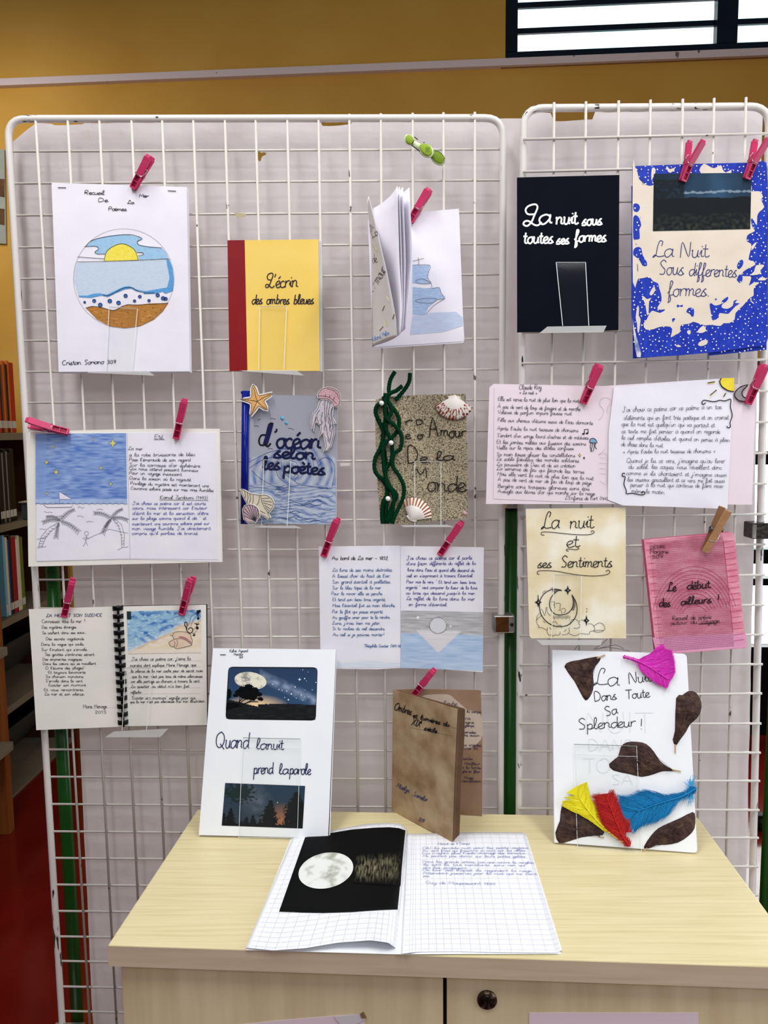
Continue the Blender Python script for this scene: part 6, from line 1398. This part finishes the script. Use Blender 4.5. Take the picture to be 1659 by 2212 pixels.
# ---------------------------------------------------------------- pegs
def peg(label,tip,end,page_y,roll=0.0,mats=None,spread=0.085,width=0.0105,group='magenta plastic clothes pegs'):
    A=onY(tip[0],tip[1],page_y); dirp=onY(end[0],end[1],page_y-0.010)-A
    Lg=dirp.length; Yx=dirp.normalized(); Zx=Vector((0,-1,0)); Xx=Yx.cross(Zx).normalized(); Zx=Xx.cross(Yx).normalized()
    c_,s_=math.cos(roll),math.sin(roll); Xr=Xx*c_+Zx*s_; Zr=Zx*c_-Xx*s_
    mP,mD=mats or (PINK,PINKD)
    t=thing('clothes_peg' if not mats else 'wooden_peg',label,'clothes peg',A,group if not mats else None)
    def W_(x,y,z): return A+Xr*x+Yx*y+Zr*z
    def leg(sgn,ext):
        # one jaw: hollow front third, flat ribbed grip above
        V=[];F=[];hw=width/2; th=0.0042
        def slab(x0,x1,y0,y1,za,zb,zc,zd):
            b=len(V); V.extend([W_(x0,y0,za),W_(x1,y0,za),W_(x1,y1,zb),W_(x0,y1,zb),W_(x0,y0,zc),W_(x1,y0,zc),W_(x1,y1,zd),W_(x0,y1,zd)]); F.extend([(b,b+3,b+2,b+1),(b+4,b+5,b+6,b+7),(b,b+1,b+5,b+4),(b+1,b+2,b+6,b+5),(b+2,b+3,b+7,b+6),(b+3,b,b+4,b+7)])
        sl=lambda y:sgn*(0.0006+max(0,(y-Lg*.42))*spread)
        y1=Lg*.40
        w_=0.0016
        top=lambda y:sl(y)+sgn*(0.0028+0.0018*min(1,y/(Lg*.3)))
        # jaw rim
        slab(-hw,-hw+w_,0,y1,sl(0),sl(y1),top(0),top(y1)); slab(hw-w_,hw,0,y1,sl(0),sl(y1),top(0),top(y1))
        slab(-hw,hw,0,0.0028,sl(0),sl(.0028),top(0),top(.0028)); slab(-hw,hw,y1-.002,y1,sl(y1),sl(y1),top(y1),top(y1))
        slab(-hw,hw,Lg*.2,Lg*.2+.0014,sl(.01),sl(.01),top(.01)-sgn*.001,top(.01)-sgn*.001)
        # grip
        ye=Lg*ext; slab(-hw,hw,y1,Lg*.93*ext,sl(y1),sl(ye),top(y1)+sgn*.0002,top(ye)+sgn*.0004); slab(-hw*.8,hw*.8,Lg*.93*ext,ye,sl(ye),sl(ye),top(ye),top(ye)-sgn*.001)
        for k in range(3):
            y=Lg*(.74+.055*k); slab(-hw*.7,hw*.7,y,y+.0011,top(y)+sgn*.0001,top(y)+sgn*.0001,top(y)+sgn*.0009,top(y)+sgn*.0009)
        o=mesh('jaw',V,F,mP,t); bm=bmesh.new(); bm.from_mesh(o.data); bmesh.ops.recalc_face_normals(bm,faces=bm.faces); bm.to_mesh(o.data); bm.free()
        md=o.modifiers.new('bevel','BEVEL'); md.width=0.0004; md.segments=1
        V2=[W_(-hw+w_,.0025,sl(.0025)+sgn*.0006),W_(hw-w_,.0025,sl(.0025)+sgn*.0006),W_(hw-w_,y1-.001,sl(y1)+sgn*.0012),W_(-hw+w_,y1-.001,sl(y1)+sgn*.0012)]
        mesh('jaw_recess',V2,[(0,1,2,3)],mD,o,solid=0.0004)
    leg(1,1.0); leg(-1,1.0)
    hw=width/2+.0006; y=Lg*.42; h=.0062
    tube('spring',[W_(-hw,y+.006,0),W_(-hw,y-.001,h),W_(hw,y-.001,h),W_(hw,y+.006,0),W_(hw,y+.012,-h*.2),W_(-hw,y+.012,-h*.2),W_(-hw,y,-h),W_(hw,y,-h)],0.0006,M('spring_wire','B9B9BC',metal=0.9,rough=0.25),t,n=6)
    return t
peg('magenta peg holding the top of the sun and sea booklet',(287,408),(326,337),-0.018,roll=0.12)
peg('magenta peg behind the fan of the half open ship booklet',(885,480),(928,408),-0.018,roll=0.2)
peg('magenta peg left of the two on the blue and cream cover',(1474,392),(1505,303),-0.058,roll=-0.5,spread=.30)
peg('magenta peg at the top right corner of the blue and cream cover',(1612,387),(1646,300),-0.058,roll=-0.4,spread=.28)
peg('magenta peg on the upper middle of the pale pink poem pages',(1259,872),(1295,787),-0.056,roll=-0.25)
peg('magenta peg over the drawn moon on the poem pages',(1615,873),(1652,787),-0.056,roll=-0.1)
peg('magenta peg lying sideways on the starry sky booklet',(148,934),(58,913),-0.020,roll=-0.5,spread=.22)
peg('magenta peg above the handwritten page of the starry sky booklet',(380,948),(399,862),-0.018,roll=-0.15)
peg('magenta peg on the left page of the comb bound booklet',(138,1332),(157,1252),-0.018,roll=-0.35,spread=.12)
peg('magenta peg over the painted beach',(392,1328),(415,1247),-0.018,roll=0.2)
peg('magenta peg on the left page of the moonlit sea poem',(699,1202),(729,1120),-0.015,roll=0.15)
peg('magenta peg on the right page of the moonlit sea poem',(950,1199),(998,1127),-0.015,roll=0.25)
peg('magenta peg above the tea stained brown booklet',(893,1503),(938,1446),-0.028,roll=0.3)
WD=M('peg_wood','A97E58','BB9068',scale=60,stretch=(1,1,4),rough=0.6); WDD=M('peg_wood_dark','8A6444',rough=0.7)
# wooden peg: plain tapered halves
A=onY(1522,1192,-0.064); B=onY(1570,1100,-0.078); t=thing('wooden_peg','wooden spring peg holding the pink squared cover','clothes peg',A)
Yx=(B-A).normalized(); Lg=(B-A).length; Zx=Vector((0,-1,0)); Xx=Yx.cross(Zx).normalized(); Zx=Xx.cross(Yx)
def wp(x,y,z): return A+Xx*x+Yx*y+Zx*z
for nm,sgn,sh in (('front_half',1,0),('rear_half',-1,-0.0045)):
    hw=.0055; z=lambda y:sgn*(.0004+max(0,y-Lg*.35)*.12)
    P=[wp(-hw+sh*0,0,z(0)),wp(hw,0,z(0)),wp(hw,0,z(0)+sgn*.004),wp(-hw,0,z(0)+sgn*.004),wp(-hw+sh,Lg,z(Lg)),wp(hw+sh,Lg,z(Lg)),wp(hw+sh,Lg,z(Lg)+sgn*.004),wp(-hw+sh,Lg,z(Lg)+sgn*.004)]
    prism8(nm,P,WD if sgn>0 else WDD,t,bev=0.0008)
tube('spring',[wp(.006,Lg*.30,.001),wp(-.006,Lg*.27,.0062),wp(.0065,Lg*.29,.0062),wp(.0078,Lg*.42,.003),wp(.0078,Lg*.5,0)],0.0007,M('spring_wire','B9B9BC',metal=0.9,rough=0.25),t,n=6)
cc=[wp(-.0075+.0,Lg*.5+.0045*math.cos(k*.9),.001+.0045*math.sin(k*.9)) for k in range(18)]
tube('spring_coil',[p-Xx*(.00018*k) for k,p in enumerate(cc)],0.0007,M('spring_wire_dark','6E6C6C',metal=0.9,rough=0.3),t,n=6)
tube('spring_pin',[wp(.0065,Lg*.56,.002),wp(.0095,Lg*.56,.002)],0.0028,M('spring_wire_dark','6E6C6C'),t,n=8)
# green soft grip peg
gp=Page((860,360,-0.022),(960,360,-0.022),(900,280,-0.022))
t=thing('clothes_peg','green and white soft grip peg clipped at the top of the large grid','clothes peg',gp.at(905,330))
GW=M('pale_green_rim','D6E0BC',rough=0.4); GR=M('olive_green_grip','87A22E','93AE38',scale=40,rough=0.5); GRD=M('deep_green_grip','6E8A1E',rough=0.5)
dome('lower_jaw',gp,e8,[(320,290),(345,215),(410,200),(480,235),(530,330),(600,370),(640,410),(620,500),(520,460),(440,425),(370,400),(330,350)],GW,t,h=0.004,off=0.001,sm=3)
dome('jaw_pad',gp,e8,[(345,300),(370,245),(420,228),(480,265),(512,330),(480,400),(430,418),(365,375)],GR,t,h=0.0015,off=0.005,sm=3)
dome('rear_handle',gp,e8,[(860,560),(960,520),(1060,560),(1140,640),(1172,720),(1140,810),(1060,830),(960,790),(880,700)],GW,t,h=0.004,off=-0.004,sm=3)
dome('rear_grip',gp,e8,[(890,640),(940,548),(1040,570),(1120,640),(1150,700),(1110,790),(1050,800),(960,750)],GRD,t,h=0.0012,off=0.0005,sm=3)
dome('front_handle',gp,e8,[(500,350),(560,345),(650,395),(760,400),(860,440),(920,520),(930,600),(880,670),(830,690),(740,670),(660,610),(600,530),(500,440)],GW,t,h=0.005,off=0.002,sm=3)
dome('front_grip',gp,e8,[(632,470),(680,425),(760,425),(850,470),(890,550),(885,620),(820,668),(740,640),(670,570)],GR,t,h=0.0012,off=0.0075,sm=3)
gp.strokes('spring_clip',e8,[[(520,365),(480,440),(490,480),(560,530),(645,590)]],1.8,INK,t,off=0.0085,sm=3)
gp.strokes('spring_clip',e8,[[(525,265),(600,325)],[(715,390),(738,378)]],1.8,INK,t,off=0.004,sm=1)
gp.strokes('grip_rib',e8,[[(755,505+k*22),(850,512+k*22)] for k in range(5)]+[[(770+k*22,500),(762+k*22,600)] for k in range(4)],0.5,GRD,t,off=0.0092,sm=1)
# wheel of a chair seen through the gap at right
wc=onZ(1643,1793,0.0); t=thing('caster_wheel','black chair caster on the shiny floor at the far right edge','wheel',Vector((wc.x,wc.y,0)))
tube('tyre',[Vector((wc.x-0.014,wc.y,0.027)),Vector((wc.x+0.014,wc.y,0.027))],0.027,M('black_rubber','0C0C0E',rough=0.5),t,n=20)
box('fork',(wc.x-0.018,wc.y-0.012,0.03),(wc.x+0.018,wc.y+0.02,0.062),M('black_rubber','0C0C0E'),t,bev=0.004)
